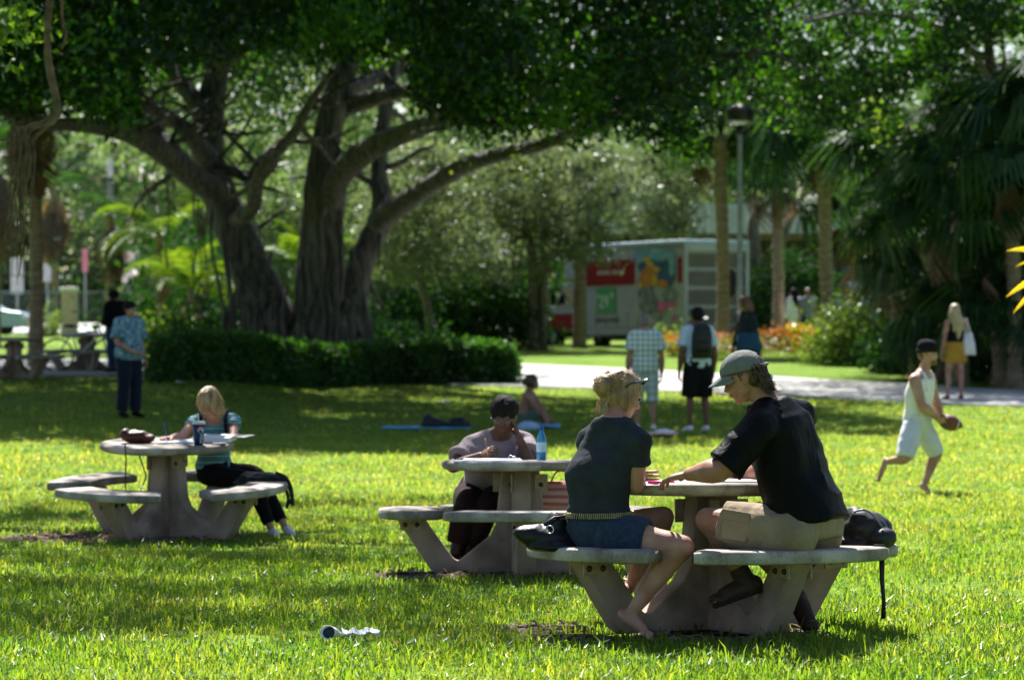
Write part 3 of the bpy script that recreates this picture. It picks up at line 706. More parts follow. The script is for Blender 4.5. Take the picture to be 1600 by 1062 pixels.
bg_tree('pale leafy tree with crooked branches over the truck roof', 1075, 520, 99, [[(1070, 520, 24), (1060, 400, 22), (1066, 330, 18), (1080, 270, 12)], [(1180, 520, 30), (1178, 400, 22), (1180, 340, 18), (1215, 300, 12), (1240, 250, 8)], [(1180, 395, 14), (1225, 370, 13), (1245, 330, 10), (1290, 290, 7)]],
        [(1010, 300, 85, 60, 3), (1080, 250, 90, 50, 3), (1040, 350, 60, 25, 2.5)], 'leaf_oak', 12000, .18)
bg_tree('dark broadleaf tree filling the gap between the fig trunks', 440, 530, 92, [[(430, 530, 14), (440, 430, 10), (450, 330, 7)]], [(430, 400, 60, 110, 2.5), (500, 330, 60, 90, 2.5), (600, 420, 50, 90, 2.5)], 'leaf_far', 9000, .22)
bg_tree('shaded tree standing just right of the fig trunks', 765, 540, 93, [[(765, 540, 18), (765, 440, 15), (768, 380, 10)]], [(740, 420, 70, 50, 2.5), (620, 300, 60, 80, 3)], 'leaf_oak', 7000, .17)

# dark shrubbery masses behind the hedge and under the palms: one shrub each, the first only fills a shaded gap
def shrub(name, label, cx, cy_base, d, w, h, rd, leafm, n, leaf=.16, cat='shrub', group=None, kids=None, clump=.3, stems=True):
    b = T(cx, cy_base, d); z = float(gz(b.x, d)); b.z = z
    t = thing(name, label, cat, b, group); W = w / F_PX * d; H = h / F_PX * d; P = []
    for k in range(max(n // 40, 1)):
        u = rng.uniform(-1, 1); v = rng.uniform(-1, 1); hh = H * (1 - .55 * abs(u) ** 2.5) * rng.uniform(.03, 1) ** .7
        P.append(np.array([b.x + u * W, d + v * rd, z + hh]) + rng.normal(size=(40, 3)) * clump)
    P = np.concatenate(P); P = P[P[:, 2] > z + .02]; V, Fq = leaf_arrays(P, rng.uniform(.7, 1.3, len(P)) * leaf, .5, droop=.1)
    npmesh('foliage', V, Fq, M[leafm], t)
    if stems:
        mb = MB()
        for k in range(7):
            a = Vector((b.x + rnd.uniform(-.5, .5) * W, d + rnd.uniform(-.5, .5) * rd, z - .05)); mb.tube([a, a + Vector((rnd.uniform(-.3, .3), 0, H * .4)), a + Vector((rnd.uniform(-.6, .6), 0, H * .8))], [.04, .03, .015], 6)
        mb.build('stem', M['bark_pale'], t)
    return t
shrub('shrub', 'dark leaves put in for the shaded void right of the fig trunks', 720, 545, 89, 120, 100, 1.5, 'leaf_dark', 9000, .2)  # added dark foliage standing for a gap in shade
shrub('shrub', 'low dark shrub around the base of the fig trunks', 600, 545, 76, 80, 34, .8, 'leaf_dark', 5000, .18)
shrub('shrub', 'dark shrub left of the fig trunks behind the hedge', 300, 545, 78, 60, 38, .8, 'leaf_dark', 4000, .18)
shrub('shrub', 'bright round shrub with pale blue flowers beside the palm trunk', 1332, 535, 73, 52, 80, .8, 'leaf_bush', 7000, .11)
shrub('shrub', 'deep green hedge-like shrub behind the woman in white', 1230, 520, 97, 75, 130, 1.0, 'leaf_dark', 6000, .18)
shrub('shrub', 'dark shrub under the fan palms behind the blonde woman', 1440, 545, 68, 60, 60, 1.0, 'leaf_dark', 6000, .15)
shrub('shrub', 'dark shrub at the right edge under the palms', 1590, 560, 64, 80, 110, 1.0, 'leaf_dark', 6000, .16)
shrub('shrub', 'dark mass of leaves between trunk and truck rear', 1400, 470, 82, 60, 150, 1.2, 'leaf_dark', 6000, .2)
shrub('shrub', 'pale bush beside the stone pillar', 74, 550, 118, 18, 26, .5, 'leaf_bush', 900, .14)
shrub('shrub', 'sunlit low bush left of the hedge, above the terrace', 265, 555, 78, 45, 40, .6, 'leaf_bush', 2500, .13)
shrub('shrub', 'small green bush with white flowers behind the backpack wearer', 1060, 545, 80, 22, 26, .4, 'leaf_bush', 900, .11)
# flower bed
fb = thing('flower_bed', 'low bed of orange and yellow leaves and white flowers by the palm trunk', 'flower bed', G(1180, 548))
for m, cnt, x0, x1, hh, lf in (('leaf_orange', 520, 1180, 1250, .72, .13), ('leaf_orange', 160, 1040, 1065, .6, .13), ('leaf_yellow', 900, 1235, 1280, .8, .13), ('leaf_bush', 1500, 1080, 1285, .55, .12), ('petal_white', 700, 1090, 1270, .45, .07), ('leaf_orange', 200, 1105, 1150, .6, .13)):
    px = rng.uniform(x0, x1, cnt); d = rng.uniform(79, 82, cnt); x = (px - 800) / F_PX * d
    P = np.stack([x, d, gz(x, d) + hh * rng.uniform(.35 if m != 'leaf_bush' else .05, 1, cnt)], 1) + rng.normal(size=(cnt, 3)) * .06
    V, Fq = leaf_arrays(P, rng.uniform(.7, 1.3, cnt) * lf, .5); o = npmesh({'leaf_orange': 'orange_leaves', 'leaf_yellow': 'yellow_leaves', 'leaf_bush': 'green_leaves', 'petal_white': 'petals'}[m], V, Fq, M[m], fb); o['kind'] = 'stuff'
blue = leafmat('pale blue petals', [(.5, .55, .85), (.6, .65, .9)], .3, .03, .5, (1, 1, 1))
P = []
for px, py in ((1336, 446), (1310, 470), (1352, 472), (1374, 455), (1295, 485), (1328, 480), (1366, 490)):
    P.append(np.array(T(px, py, 75)) + rng.normal(size=(14, 3)) * .07)
V, Fq = leaf_arrays(np.concatenate(P), .1, .8); o = npmesh('flower', V, Fq, blue, origin=tuple(T(1332, 480, 75))); tag(o, 'pale blue flower heads on the bright round shrub', 'flowers'); o['kind'] = 'stuff'

# hedge: box of clipped leaves following the ground
hg = thing('hedge', 'long low clipped dark green hedge in front of the big fig tree', 'hedge', G(520, 600))
P = []; N = 62000
px = np.concatenate([rng.uniform(238, 806, N)]); A = np.array([tuple(G(p, 600)) for p in (238, 400, 600, 806)])
t = (px - 238) / (806 - 238); bx = np.interp(px, [238, 400, 600, 806], A[:, 0]); by = np.interp(px, [238, 400, 600, 806], A[:, 1])
dep = rng.uniform(0, 1, N) ** 1.6 * 1.8; hh = rng.uniform(0, 1, N) ** .75 * (.80 + .03 * np.sin(px * .021) + .02 * np.sin(px * .07))
end = np.minimum(1, np.minimum(px - 238, 806 - px) / 22 + .55); hh = hh * end
x = bx + bx / by * dep + rng.normal(size=N) * .03; y = by + dep + .12 * np.sin(px * .09 + hh * 3); z = gz(x, y) + hh
front = (dep < .35) | (hh > .62); keep = front | (rng.uniform(size=N) < .4)
P = np.stack([x, y, z], 1)[keep] + rng.normal(size=(keep.sum(), 3)) * .05
V, Fq = leaf_arrays(P, rng.uniform(.09, .16, len(P)), .6, flat=.6); npmesh('foliage', V, Fq, M['leaf_hedge'], hg)
mb = MB()
for k in range(60):
    q = rnd.uniform(245, 800); a = Vector((float(np.interp(q, [238, 400, 600, 806], A[:, 0])), float(np.interp(q, [238, 400, 600, 806], A[:, 1])) + .6, 0)); a.z = float(gz(a.x, a.y)) - .05
    mb.tube([a, a + Vector((rnd.uniform(-.2, .2), rnd.uniform(-.2, .2), .65))], [.02, .01], 5)
mb.build('stem', M['bark_pale'], hg)

# ------------------------------------------------------------------ palms
def fan_mesh(m, n=22, L=.8, pet=.75, spread=2.3, droop=.35, name='frond'):
    V = []; F = []
    def q(a, b, w0, w1, sag):
        o = len(V); d = (b - a).normalized(); s = d.cross(Vector((0, 0, 1)));  s = s.normalized() if s.length > .01 else Vector((1, 0, 0))
        mid = a.lerp(b, .55) + Vector((0, 0, sag * .25)); b = b - Vector((0, 0, sag))
        for p, w in ((a, w0), (mid, w1), (b, w1 * .25)): V.append(tuple(p - s * w)); V.append(tuple(p + s * w))
        F.append((o, o + 1, o + 3, o + 2)); F.append((o + 2, o + 3, o + 5, o + 4))
    c = Vector((pet, 0, pet * .25)); q(Vector((0, 0, 0)), c, .018, .014, 0)
    for k in range(n):
        a = -spread + 2 * spread * k / (n - 1); l = L * (1 - .25 * abs(a) / spread) * rnd.uniform(.9, 1.05)
        q(c, c + Vector((math.cos(a) * l, math.sin(a) * l, -.12 * l + .05 * (k % 2))), .006, L * .042, droop * l * rnd.uniform(.6, 1.3))
    me = bpy.data.meshes.new(name); me.from_pydata(V, [], F); me.materials.append(m); return me
def feather_mesh(m, L=2.6, n=34, leaf=.55, name='frond'):
    V = []; F = []; P = []
    for k in range(9):
        t = k / 8; P.append(Vector((L * t * (1 - .25 * t * t), 0, L * (.55 * t - .85 * t * t))))
    for k in range(8):
        o = len(V)
        for p, w in ((P[k], .03 * (1 - k / 9)), (P[k + 1], .03 * (1 - (k + 1) / 9))): V.append((p.x, -w, p.z)); V.append((p.x, w, p.z))
        F.append((o, o + 1, o + 3, o + 2))
    for k in range(n):
        t = .12 + .88 * k / (n - 1); i = min(int(t * 8), 7); p = P[i].lerp(P[i + 1], t * 8 - i); l = leaf * math.sin(math.pi * min(t * .85 + .12, 1)) + .1
        for sg in (-1, 1):
            o = len(V); e = p + Vector((.45 * l, sg * l * .85, -.45 * l * rnd.uniform(.5, 1.3))); mdp = p.lerp(e, .5) + Vector((0, 0, .05))
            for a, w in ((p, .018), (mdp, .028), (e, .004)): V.append((a.x - w, a.y, a.z)); V.append((a.x + w, a.y, a.z))
            F.append((o, o + 1, o + 3, o + 2)); F.append((o + 2, o + 3, o + 5, o + 4))
    me = bpy.data.meshes.new(name); me.from_pydata(V, [], F); me.materials.append(m); return me
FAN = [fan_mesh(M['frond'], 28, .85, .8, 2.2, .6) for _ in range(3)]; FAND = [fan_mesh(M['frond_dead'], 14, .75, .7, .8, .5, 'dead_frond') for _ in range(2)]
FEA = [feather_mesh(M['frond']) for _ in range(2)]; FEAL = [feather_mesh(M['frond_yellowgreen']) for _ in range(2)]; FEAD = [feather_mesh(M['frond_dead'], 2.2, 26, .4, 'dead_frond')]
def palm(label, px, py, d, h, w, meshes, nf=26, size=1.0, dead=0, deadm=None, lean=0, group='palms', skirt=0, el=(-40, 75), hide=None, trunk=True):
    b = T(px, py, d); z = float(gz(b.x, d)); b.z = z; t = thing('palm_tree', label, 'palm', b, group)
    if trunk:
        mb = MB(); P = []; R = []; n = max(int(h / .12), 4)
        for k in range(n + 1):
            q = k / n; P.append(b + Vector((lean * q * q + .03 * math.sin(q * 5), 0, -.1 + (h + .1) * q))); R.append(w / 2 * (1.25 - .3 * min(q * 4, 1)) * (1 + (.06 if k % 2 else -.03)))
        mb.tube(P, R, 14, jit=.03); mb.build('trunk', M['palm_bark'], t)
    top = Vector((lean, 0, h))
    for k in range(nf):
        o = bpy.data.objects.new('frond', rnd.choice(meshes)); C.objects.link(o); o.parent = t; o.location = top + Vector((0, 0, rnd.uniform(-.15, .1)))
        e = math.radians(rnd.uniform(*el)); o.rotation_euler = (rnd.uniform(-.3, .3), -e, rnd.uniform(0, 6.28)); s = size * rnd.uniform(.85, 1.15); o.scale = (s, s, s)
    for k in range(dead):
        o = bpy.data.objects.new('dead_frond', rnd.choice(deadm or FAND)); C.objects.link(o); o.parent = t; o.location = top + Vector((0, 0, -.2 - skirt * rnd.random()))
        o.rotation_euler = (rnd.uniform(-.3, .3), math.radians(rnd.uniform(55, 82)), rnd.uniform(0, 6.28)); s = size * rnd.uniform(.8, 1.1); o.scale = (s, s, s)
    return t
palm('fan palm whose straight trunk stands in front of the open truck', 1128, 540, 82, 6.0, .36, FAN, 34, 1.25, 2)
palm('fan palm trunk between the flower bed and the bright shrub', 1289, 525, 78, 5.9, .36, FAN, 34, 1.25, 2)
palm('shaggy palm with a thick skirt of dead brown fronds', 1340, 505, 80, 4.4, .42, FAN, 26, 1.2, 20, skirt=1.6)
palm('slender trunk standing in front of the truck front', 905, 540, 91, 6.6, .38, FAN, 14, .9, 3)
palm('palm behind the lamp post with mixed green and orange fronds', 1215, 520, 92, 5.6, .36, FAN, 26, 1.3, 5)
for i, (px, py, d, h, s, lab) in enumerate(((1430, 545, 66, 2.9, 1.15, 'fan palm with drooping dead fronds beside the bright shrub'), (1500, 560, 62, 3.9, 1.25, 'fan palm clump behind the blonde woman'), (1585, 560, 60, 3.2, 1.3, 'fan palm at the right edge, tallest of the thicket'),
                                           (1470, 550, 64, 1.2, .95, 'short fan palm just left of the blonde woman'), (1560, 555, 61, 1.3, 1.0, 'short fan palm just right of the blonde woman'), (1400, 540, 72, 4.6, 1.2, 'fan palm rising behind the shaggy palm'), (1530, 540, 70, 5.4, 1.3, 'high fan palm deep in the thicket'), (1615, 570, 58, 4.9, 1.3, 'fan palm cut by the right edge'))):
    palm(lab, px, py, d, h, .3, FAN, 26, s, 7 if i in (0, 1, 5) else 2)
palm('tall bare-trunked palm over the tables at far left', 55, 560, 64, 6.0, .30, FEA, 14, 1.2, 6, FEAD, el=(0, 70))
palm('palm at far left with hanging brown fronds over the road', 172, 500, 112, 4.6, .38, FEA, 12, 1.0, 14, FEAD, el=(-10, 60), skirt=.6)
palm('brown-fringed palm left of the stone pillar', 84, 500, 128, 6.2, .3, FEA, 8, 1.1, 16, FEAD, el=(0, 60), skirt=1.0)
palm('brown-fringed palm cut by the left edge', -8, 520, 90, 5.6, .3, FEA, 8, 1.1, 14, FEAD, el=(0, 60), skirt=1.0)
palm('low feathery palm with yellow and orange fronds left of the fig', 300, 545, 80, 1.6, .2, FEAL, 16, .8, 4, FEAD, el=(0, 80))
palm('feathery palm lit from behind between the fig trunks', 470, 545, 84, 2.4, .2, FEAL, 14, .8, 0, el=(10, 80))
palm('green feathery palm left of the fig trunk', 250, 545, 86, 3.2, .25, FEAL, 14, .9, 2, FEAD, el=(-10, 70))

# yellow leaves reaching in from the right edge
yl = thing('croton_plant', 'bright yellow pointed leaves reaching in at the right edge', 'plant', T(1660, 520, 30)); yl.location.z = float(gz(yl.location.x, 30))
mb = MB(); b = yl.location.copy(); top = T(1648, 430, 30); P, R = smooth_path([b, b + Vector((.05, 0, 1)), top], [.02, .015, .008], 5); mb.tube(P, R, 6); mb.build('stem', M['bark_pale'], yl)
for a0, a1, w in (((1640, 400), (1573, 389), 10), ((1640, 410), (1586, 414), 6), ((1640, 430), (1572, 461), 11), ((1640, 440), (1583, 486), 10), ((1645, 400), (1660, 340), 9), ((1645, 440), (1680, 500), 9)):
    A_, B_ = T(*a0, 30), T(*a1, 30.1); d = (B_ - A_); s = Vector((0, -.35, 1)).cross(d).normalized(); s = d.normalized().cross(Vector((0, 1, .3))).normalized() * w / 2 / F_PX * 30
    mb = MB(); vs = []; fs = []; K = 12
    for j in range(K + 1):
        u = j / K; c = A_.lerp(B_, u) + Vector((0, 0, .035 * math.sin(math.pi * u) - .02 * u * u)); wd = math.sin(math.pi * min(1, u * .93 + .05)) ** .8 * (1.15 - .4 * u) * (1 + .06 * math.sin(j * 2.1))
        vs += [c + s * wd + Vector((0, -.012, 0)), c + Vector((0, .004, 0)), c - s * wd + Vector((0, -.012, 0))]
    for j in range(K): a = j * 3; fs += [(a, a + 1, a + 4, a + 3), (a + 1, a + 2, a + 5, a + 4)]
    mb.add(vs, fs); lf = mb.build('leaf', M['leaf_yellow'], yl)
    mb = MB(); mb.tube([A_.lerp(B_, u) + Vector((0, 0, .035 * math.sin(math.pi * u) - .02 * u * u)) for u in np.linspace(0, .97, 8)], [.003, .003, .0025, .0025, .002, .002, .0015, .001], 5); mb.build('midrib', M['leaf_bush'], lf)

# far tree line: one mass, its haze painted by pale leaf colour
def treeline(label, x0, x1, y0, y1, h, n, leafm, leaf, z0=.5):
    P = []
    for k in range(n // 80):
        x = rng.uniform(x0, x1); y = rng.uniform(y0, y1); r = rng.uniform(.6, 1.6); H = h * (.7 + .3 * math.sin(x * .35) * math.cos(x * .13 + y))
        P.append(np.array([x, y, z0 + rng.uniform(0, 1) ** .8 * H]) + rng.normal(size=(80, 3)) * [r, r, r * .6])
    P = np.concatenate(P); V, Fq = leaf_arrays(P, rng.uniform(.7, 1.3, len(P)) * leaf, .6)
    o = npmesh('distant_trees', V, Fq, M[leafm], kind='stuff'); return o
treeline('', -62, -2, 212, 236, 21, 52000, 'leaf_far', .8)
treeline('', -6, 50, 125, 140, 13, 34000, 'leaf_far', .5)
treeline('', -14, 8, 108, 118, 4.5, 12000, 'leaf_dark', .34)
treeline('', -12.5, 0, 97, 106, 9, 15000, 'leaf_far', .3, 6.5)
treeline('', 5, 30, 122, 132, 10, 22000, 'leaf_far', .3, 5.5)
# ------------------------------------------------------------------ buildings, fence, signs, lamp
M['fascia'] = mat('pale painted fascia', (.50, .50, .54), (.42, .42, .46), 2, .7, .1, 30)
M['wall_dark'] = mat('dark brown wall', (.11, .085, .07), (.07, .055, .045), 2, .9, .2, 20)
M['soffit'] = mat('brown band', (.22, .16, .12), (.15, .11, .085), 2, .8, .1, 30)
M['glass_dark'] = mat('dark window glass', (.02, .03, .035), (.01, .015, .02), 1, .08, spec=.8)
M['stucco'] = mat('tan stucco', (.60, .44, .36), (.5, .37, .3), 6, .9, .3, 60)
M['white'] = mat('white paint', (.75, .75, .73), (.62, .62, .6), 4, .6)
M['grey'] = mat('grey paint', (.32, .34, .36), (.26, .28, .3), 3, .7)
M['galv'] = mat('galvanised steel', (.30, .33, .33), (.22, .24, .25), 12, .5, metal=.4)
M['black_metal'] = mat('black metal', (.018, .018, .02), (.01, .01, .012), 8, .35, spec=.5)
M['red_paint'] = mat('red vehicle paint', (.30, .018, .022), (.26, .015, .018), 2, .7, spec=.1)
M['white_paint'] = mat('white vehicle paint', (.44, .43, .49), (.38, .37, .43), 2, .65, spec=.1)
M['green_paint'] = mat('green print', (.03, .30, .10), (.025, .26, .09), 2, .5)
M['tyre'] = mat('tyre rubber', (.02, .02, .02), (.012, .012, .012), 10, .8)
M['alu'] = mat('roll door panels', (.15, .12, .115), (.12, .10, .095), 3, .6, .05, 20)

bld = thing('building', 'low building with pale fascia and dark glass behind the truck and palms', 'building', (13, 112, .6))
def part(fn, name, m, parent, **k):
    mb = MB(); fn(mb); return mb.build(name, m, parent, smooth=False, **k)
x0, x1, yb = 3.5, 26.0, 112.0
part(lambda q: q.box(((x0 + x1) / 2, yb + 4, 2.4), ((x1 - x0) / 2, 4, 1.9)), 'wall', M['wall_dark'], bld)
part(lambda q: q.box(((x0 + x1) / 2, yb + 3.2, 5.05), ((x1 - x0) / 2 + .8, 5, .55)), 'fascia', M['fascia'], bld)
part(lambda q: q.box(((x0 + x1) / 2, yb + 3.2, 4.38), ((x1 - x0) / 2 + .5, 4.6, .11)), 'soffit', M['soffit'], bld)
for k in range(13):
    xx = x0 + 1.0 + k * 1.7; w = part(lambda q: q.box((xx, yb - .03, 2.2), (.78, .05, 1.15)), 'window', M['black_metal'], bld)
    part(lambda q: [q.box((xx - .38, yb - .10, 2.2), (.34, .02, 1.07)), q.box((xx + .38, yb - .10, 2.2), (.34, .02, 1.07))], 'pane', M['glass_dark'], w)
for k in range(34):
    xx = x0 - .5 + k * .7; part(lambda q: q.box((xx, yb - 1.83, 5.05), (.03, .02, .52)), 'rib', M['white'], bld)

gar = thing('building', 'small grey gabled shed beyond the far fence', 'building', T(160, 500, 230))
c = T(160, 500, 230); z0 = float(gz(c.x, 230)); W_ = 45 / F_PX * 230; H_ = 3.0
part(lambda q: q.prism([(-W_, 0), (W_, 0), (W_, H_ * .62), (0, H_), (-W_, H_ * .62)], 0, 6, Matrix.Translation((c.x, 230, z0)) @ Matrix.Rotation(math.pi / 2, 4, 'X') @ Matrix.Scale(-1, 4, (0, 0, 1))), 'wall', M['grey'], gar)
part(lambda q: q.box((c.x + .3, 229.93, z0 + 1.1), (.9, .05, 1.1)), 'door', M['wall_dark'], gar)
part(lambda q: [q.prism([(-W_ - .3, H_ * .6), (0, H_ + .04), (W_ + .3, H_ * .6), (W_ + .3, H_ * .6 + .14), (0, H_ + .2), (-W_ - .3, H_ * .6 + .14)], -.3, 6.3, Matrix.Translation((c.x, 230, z0)) @ Matrix.Rotation(math.pi / 2, 4, 'X') @ Matrix.Scale(-1, 4, (0, 0, 1)))], 'roof', M['fascia'], gar)

pil = thing('gate_pillar', 'tan stone gate pillar with pale cap by the far road', 'pillar', T(108, 520, 116)); z0 = float(gz(pil.location.x, 116)); pil.location.z = z0
s_ = F_PX / 116; ht = (CAMH - z0) + (HOR - 455) / s_
part(lambda q: q.box((pil.location.x, 116, z0 + ht / 2), (11 / s_, 11 / s_, ht / 2)), 'shaft', M['stucco'], pil, bevel=.02)
part(lambda q: q.box((pil.location.x, 116, z0 + ht + .08), (13.5 / s_, 13.5 / s_, .08)), 'cap', M['white'], pil, bevel=.03)

fen = thing('fence', 'black rail fence running along the far road', 'fence', T(100, 520, 121)); yf = 121.0
fx0, fx1 = (-60 - 800) / F_PX * yf, (430 - 800) / F_PX * yf; zf = .7
part(lambda q: q.box(((fx0 + fx1) / 2, yf, zf + 1.72), ((fx1 - fx0) / 2, .03, .03)), 'rail', M['galv'], fen)
part(lambda q: q.box(((fx0 + fx1) / 2, yf, zf + .35), ((fx1 - fx0) / 2, .03, .03)), 'rail', M['galv'], fen)
k = fx0
while k < fx1:
    part(lambda q: q.box((k, yf, zf + .86), (.04, .04, .9)), 'post', M['galv'], fen); k += 1.55
mbp = MB(); k = fx0
while k < fx1: mbp.box((k, yf, zf + 1.03), (.011, .011, .68)); k += .155
o = mbp.build('picket', M['galv'], fen, smooth=False); o['kind'] = 'stuff'

def sign(label, px, py0, py1, wpx, d, m, faces=1, col=None):
    b = T(px, 500, d); z0 = float(gz(b.x, d)); b.z = z0; t = thing('street_sign', label, 'sign', b); s = F_PX / d
    top = CAMH - (py0 - HOR) / s; bot = CAMH - (py1 - HOR) / s
    part(lambda q: q.tube([(b.x, d, z0 - .1), (b.x, d, top - .05)], .045, 8), 'post', M['galv'], t)
    hh = (top - bot) / 2 / faces
    for k in range(faces):
        zz = top - hh - k * 2 * hh; part(lambda q: q.box((b.x, d - .06, zz), (wpx / 2 / s, .02, hh - .04)), 'panel', m, t, bevel=.01)
    return t
M['sign_grey'] = mat('sign back', (.45, .45, .44), (.38, .38, .37), 3, .6)
M['sign_tan'] = mat('pale sign', (.68, .6, .5), (.6, .52, .44), 3, .6)
sign('pair of pale signs stacked on one post beyond the fence', 27, 402, 460, 20, 150, M['sign_grey'], 2)
sign('single pale square sign between the tall trunk and the pillar', 74, 411, 441, 18, 150, M['sign_grey'])
sign('two tall cream sign panels right of the pale pole', 201, 391, 443, 19, 150, M['sign_tan'], 2)
sign('small red and pink banner sign above the far road', 133, 388, 425, 9, 150, mat('faded red', (.6, .2, .25), None, 3, .6))
pp = thing('utility_pole', 'pale thick pole standing behind the far fence', 'pole', T(172, 500, 160)); pp.location.z = float(gz(pp.location.x, 160))
part(lambda q: q.tube([pp.location, pp.location + Vector((0, 0, 9))], [.2, .14], 12), 'shaft', M['sign_grey'], pp)
part(lambda q: q.box(pp.location + Vector((0, 0, 8)), (1.1, .06, .06)), 'crossarm', M['bark_pale'], pp)

# street lamp
lp = thing('street_lamp', 'tall park lamp with a black domed head standing before the palms', 'lamp', T(1156, 545, 60)); lp.location.z = float(gz(lp.location.x, 60))
b = lp.location; sl = F_PX / 60; zt = CAMH + (HOR - 188) / sl
part(lambda q: q.tube([b - Vector((0, 0, .1)), Vector((b.x, b.y, zt - .25))], [.065, .05], 12), 'pole', M['galv'], lp)
q = MB(); q.lathe((b.x, b.y, zt), [(.001, -.02), (.27, -.02), (.28, 0), (.28, .17), (.295, .18), (.27, .22), (.2, .28), (.1, .32), (.001, .33)], 32); q.build('lamp_head', M['black_metal'], lp)
q = MB(); q.lathe((b.x, b.y, zt - .10), [(.08, 0), (.15, .04), (.2, .09)], 24); q.build('lens', mat('frosted lens', (.7, .72, .7), None, 3, .3), lp)
q = MB(); q.lathe((b.x, b.y, zt - .3), [(.07, 0), (.08, .05), (.08, .2)], 16); q.build('collar', M['black_metal'], lp)

# ------------------------------------------------------------------ box truck
tr = thing('box_truck', 'red and white moving truck with its rear roll door facing the lawn', 'truck', T(1070, 540, 90))
tz = .58; rear = T(1069, 500, 89.5); yaw = math.radians(31)
ux = Vector((-math.sin(yaw), math.cos(yaw), -.012)).normalized()      # rear -> cab
wx = Vector((math.cos(yaw), math.sin(yaw), 0))                          # left rear corner -> right
O = Vector((rear.x, rear.y, tz)); up = Vector((0, 0, 1))
def Q(a, b_, c_): return O + ux * a + wx * b_ + up * c_
RT = Matrix((ux, wx, up)).transposed()
def tb(name, m, a0, a1, b0, b1, c0, c1, parent=tr, bevel=.01):
    q = MB(); q.box(Q((a0 + a1) / 2, (b0 + b1) / 2, (c0 + c1) / 2), ((a1 - a0) / 2, (b1 - b0) / 2, (c1 - c0) / 2), RT); return q.build(name, m, parent, smooth=False, bevel=bevel)
LB_, WB_, HT = 6.1, 2.35, 3.22
tb('box_body', M['white_paint'], .08, LB_, .02, WB_ - .02, .62, HT - .1)
tb('roof', mat('pale blue roof', (.5, .62, .75), (.42, .55, .7), 2, .5), -.02, LB_ + .5, -.02, WB_ + .02, HT - .1, HT + .02, bevel=.03)
tb('box_nose', M['white_paint'], LB_, LB_ + .75, .05, WB_ - .05, 2.15, HT - .12, bevel=.08)
tb('skirt', M['white_paint'], .1, LB_ - .1, -.005, .03, .42, .60)
tb('red_band', M['red_paint'], 2.7, LB_ + .02, -.012, .015, 1.95, 2.72, bevel=0)
tb('red_band', M['red_paint'], .12, .32, -.012, .015, 1.95, 2.72, bevel=0)
tb('price_panel', M['green_paint'], 3.75, 4.85, -.014, .012, 1.10, 1.88, bevel=0)
M['print_white'] = mat('white print', (.8, .8, .8), (.75, .75, .75), 3, .6); M['print_black'] = mat('black print', (.04, .04, .045), None, 3, .6)
def text(body, size, m, parent, pos, xdir, udir, name='lettering', depth=.004, align='CENTER'):
    cu = bpy.data.curves.new(name, 'FONT'); cu.body = body; cu.size = size; cu.extrude = depth; cu.align_x = align; cu.align_y = 'CENTER'
    to = bpy.data.objects.new('tmp', cu); C.objects.link(to); dg = bpy.context.evaluated_depsgraph_get(); me = bpy.data.meshes.new_from_object(to.evaluated_get(dg)); bpy.data.objects.remove(to)
    me.materials.clear(); me.materials.append(m); me.name = name
    xd = Vector(xdir).normalized(); ud = Vector(udir); ud = (ud - xd * ud.dot(xd)).normalized(); nd = xd.cross(ud)
    R = Matrix((xd, ud, nd)).transposed().to_4x4(); o = bpy.data.objects.new(name, me); C.objects.link(o)
    base = parent_loc(parent) if parent else Vector((0, 0, 0)); me.transform(Matrix.Translation(Vector(pos) - base) @ R); 
    if parent: o.parent = parent
    return o
text('29', .56, M['print_white'], tr, Q(4.38, -.02, 1.43), -ux, up); text('95', .24, M['print_white'], tr, Q(3.93, -.02, 1.62), -ux, up)
text('$', .2, M['print_white'], tr, Q(4.76, -.02, 1.62), -ux, up)
text('MOVING TRUCKS', .19, M['print_white'], tr, Q(4.0, -.018, 2.33), -ux, up)
text('RENTAL CENTER', .17, M['print_black'], tr, Q(4.2, -.004, .86), -ux, up)
# the coloured mural on the box side: a loose arrangement of flat painted shapes
mural_cols = {'b': mat('mural blue', (.05, .12, .25), None, 3, .6), 'y': mat('mural yellow', (.75, .45, .04), None, 3, .6), 'o': mat('mural orange', (.7, .25, .03), None, 3, .6), 'g': mat('mural grey', (.35, .35, .36), (.08, .08, .09), 6, .6), 'p': mat('mural pink', (.75, .15, .4), None, 3, .6), 't': mat('mural teal', (.08, .3, .45), (.3, .5, .6), 5, .6)}
def blob(col, ca, cc, ra, rc, lift, n=11, seed=0):
    r_ = random.Random(seed); q = MB(); vs = [Q(ca, -.012 - lift, cc)]
    for k in range(n): a = 2 * math.pi * k / n; f = r_.uniform(.65, 1.15); vs.append(Q(ca + ra * f * math.cos(a), -.012 - lift, cc + rc * f * math.sin(a)))
    q.add(vs, [(0, 1 + k, 1 + (k + 1) % n) for k in range(n)]); return q.build('mural_patch', mural_cols[col], tr, smooth=False)
for i, (c_, a, z, ra, rz_) in enumerate((('t', 1.6, 2.8, 1.0, .28), ('b', 1.5, 2.25, 1.15, .5), ('y', 2.0, 2.7, .2, .1), ('y', 1.8, 2.55, .25, .1), ('y', 1.55, 2.4, .3, .12), ('o', 1.9, 2.15, .5, .3), ('o', 1.1, 1.95, .3, .14), ('y', 1.55, 2.05, .2, .2), ('g', 1.95, 1.45, .55, .5), ('g', .8, 1.6, .45, .25), ('p', 1.15, 1.25, .28, .2), ('p', .65, 1.3, .35, .1), ('g', 1.4, 1.05, .25, .2), ('p', .45, .9, .2, .1), ('t', .6, 2.5, .2, .4), ('y', 2.3, 1.95, .15, .1))):
    blob(c_, a, z, ra, rz_, .002 * (i + 1), seed=i)
for k in range(1, 10): tb('panel_seam', M['galv'], .1 + k * .6, .118 + k * .6, -.004, .014, .62, 1.08 if k > 4 else .9, bevel=0)
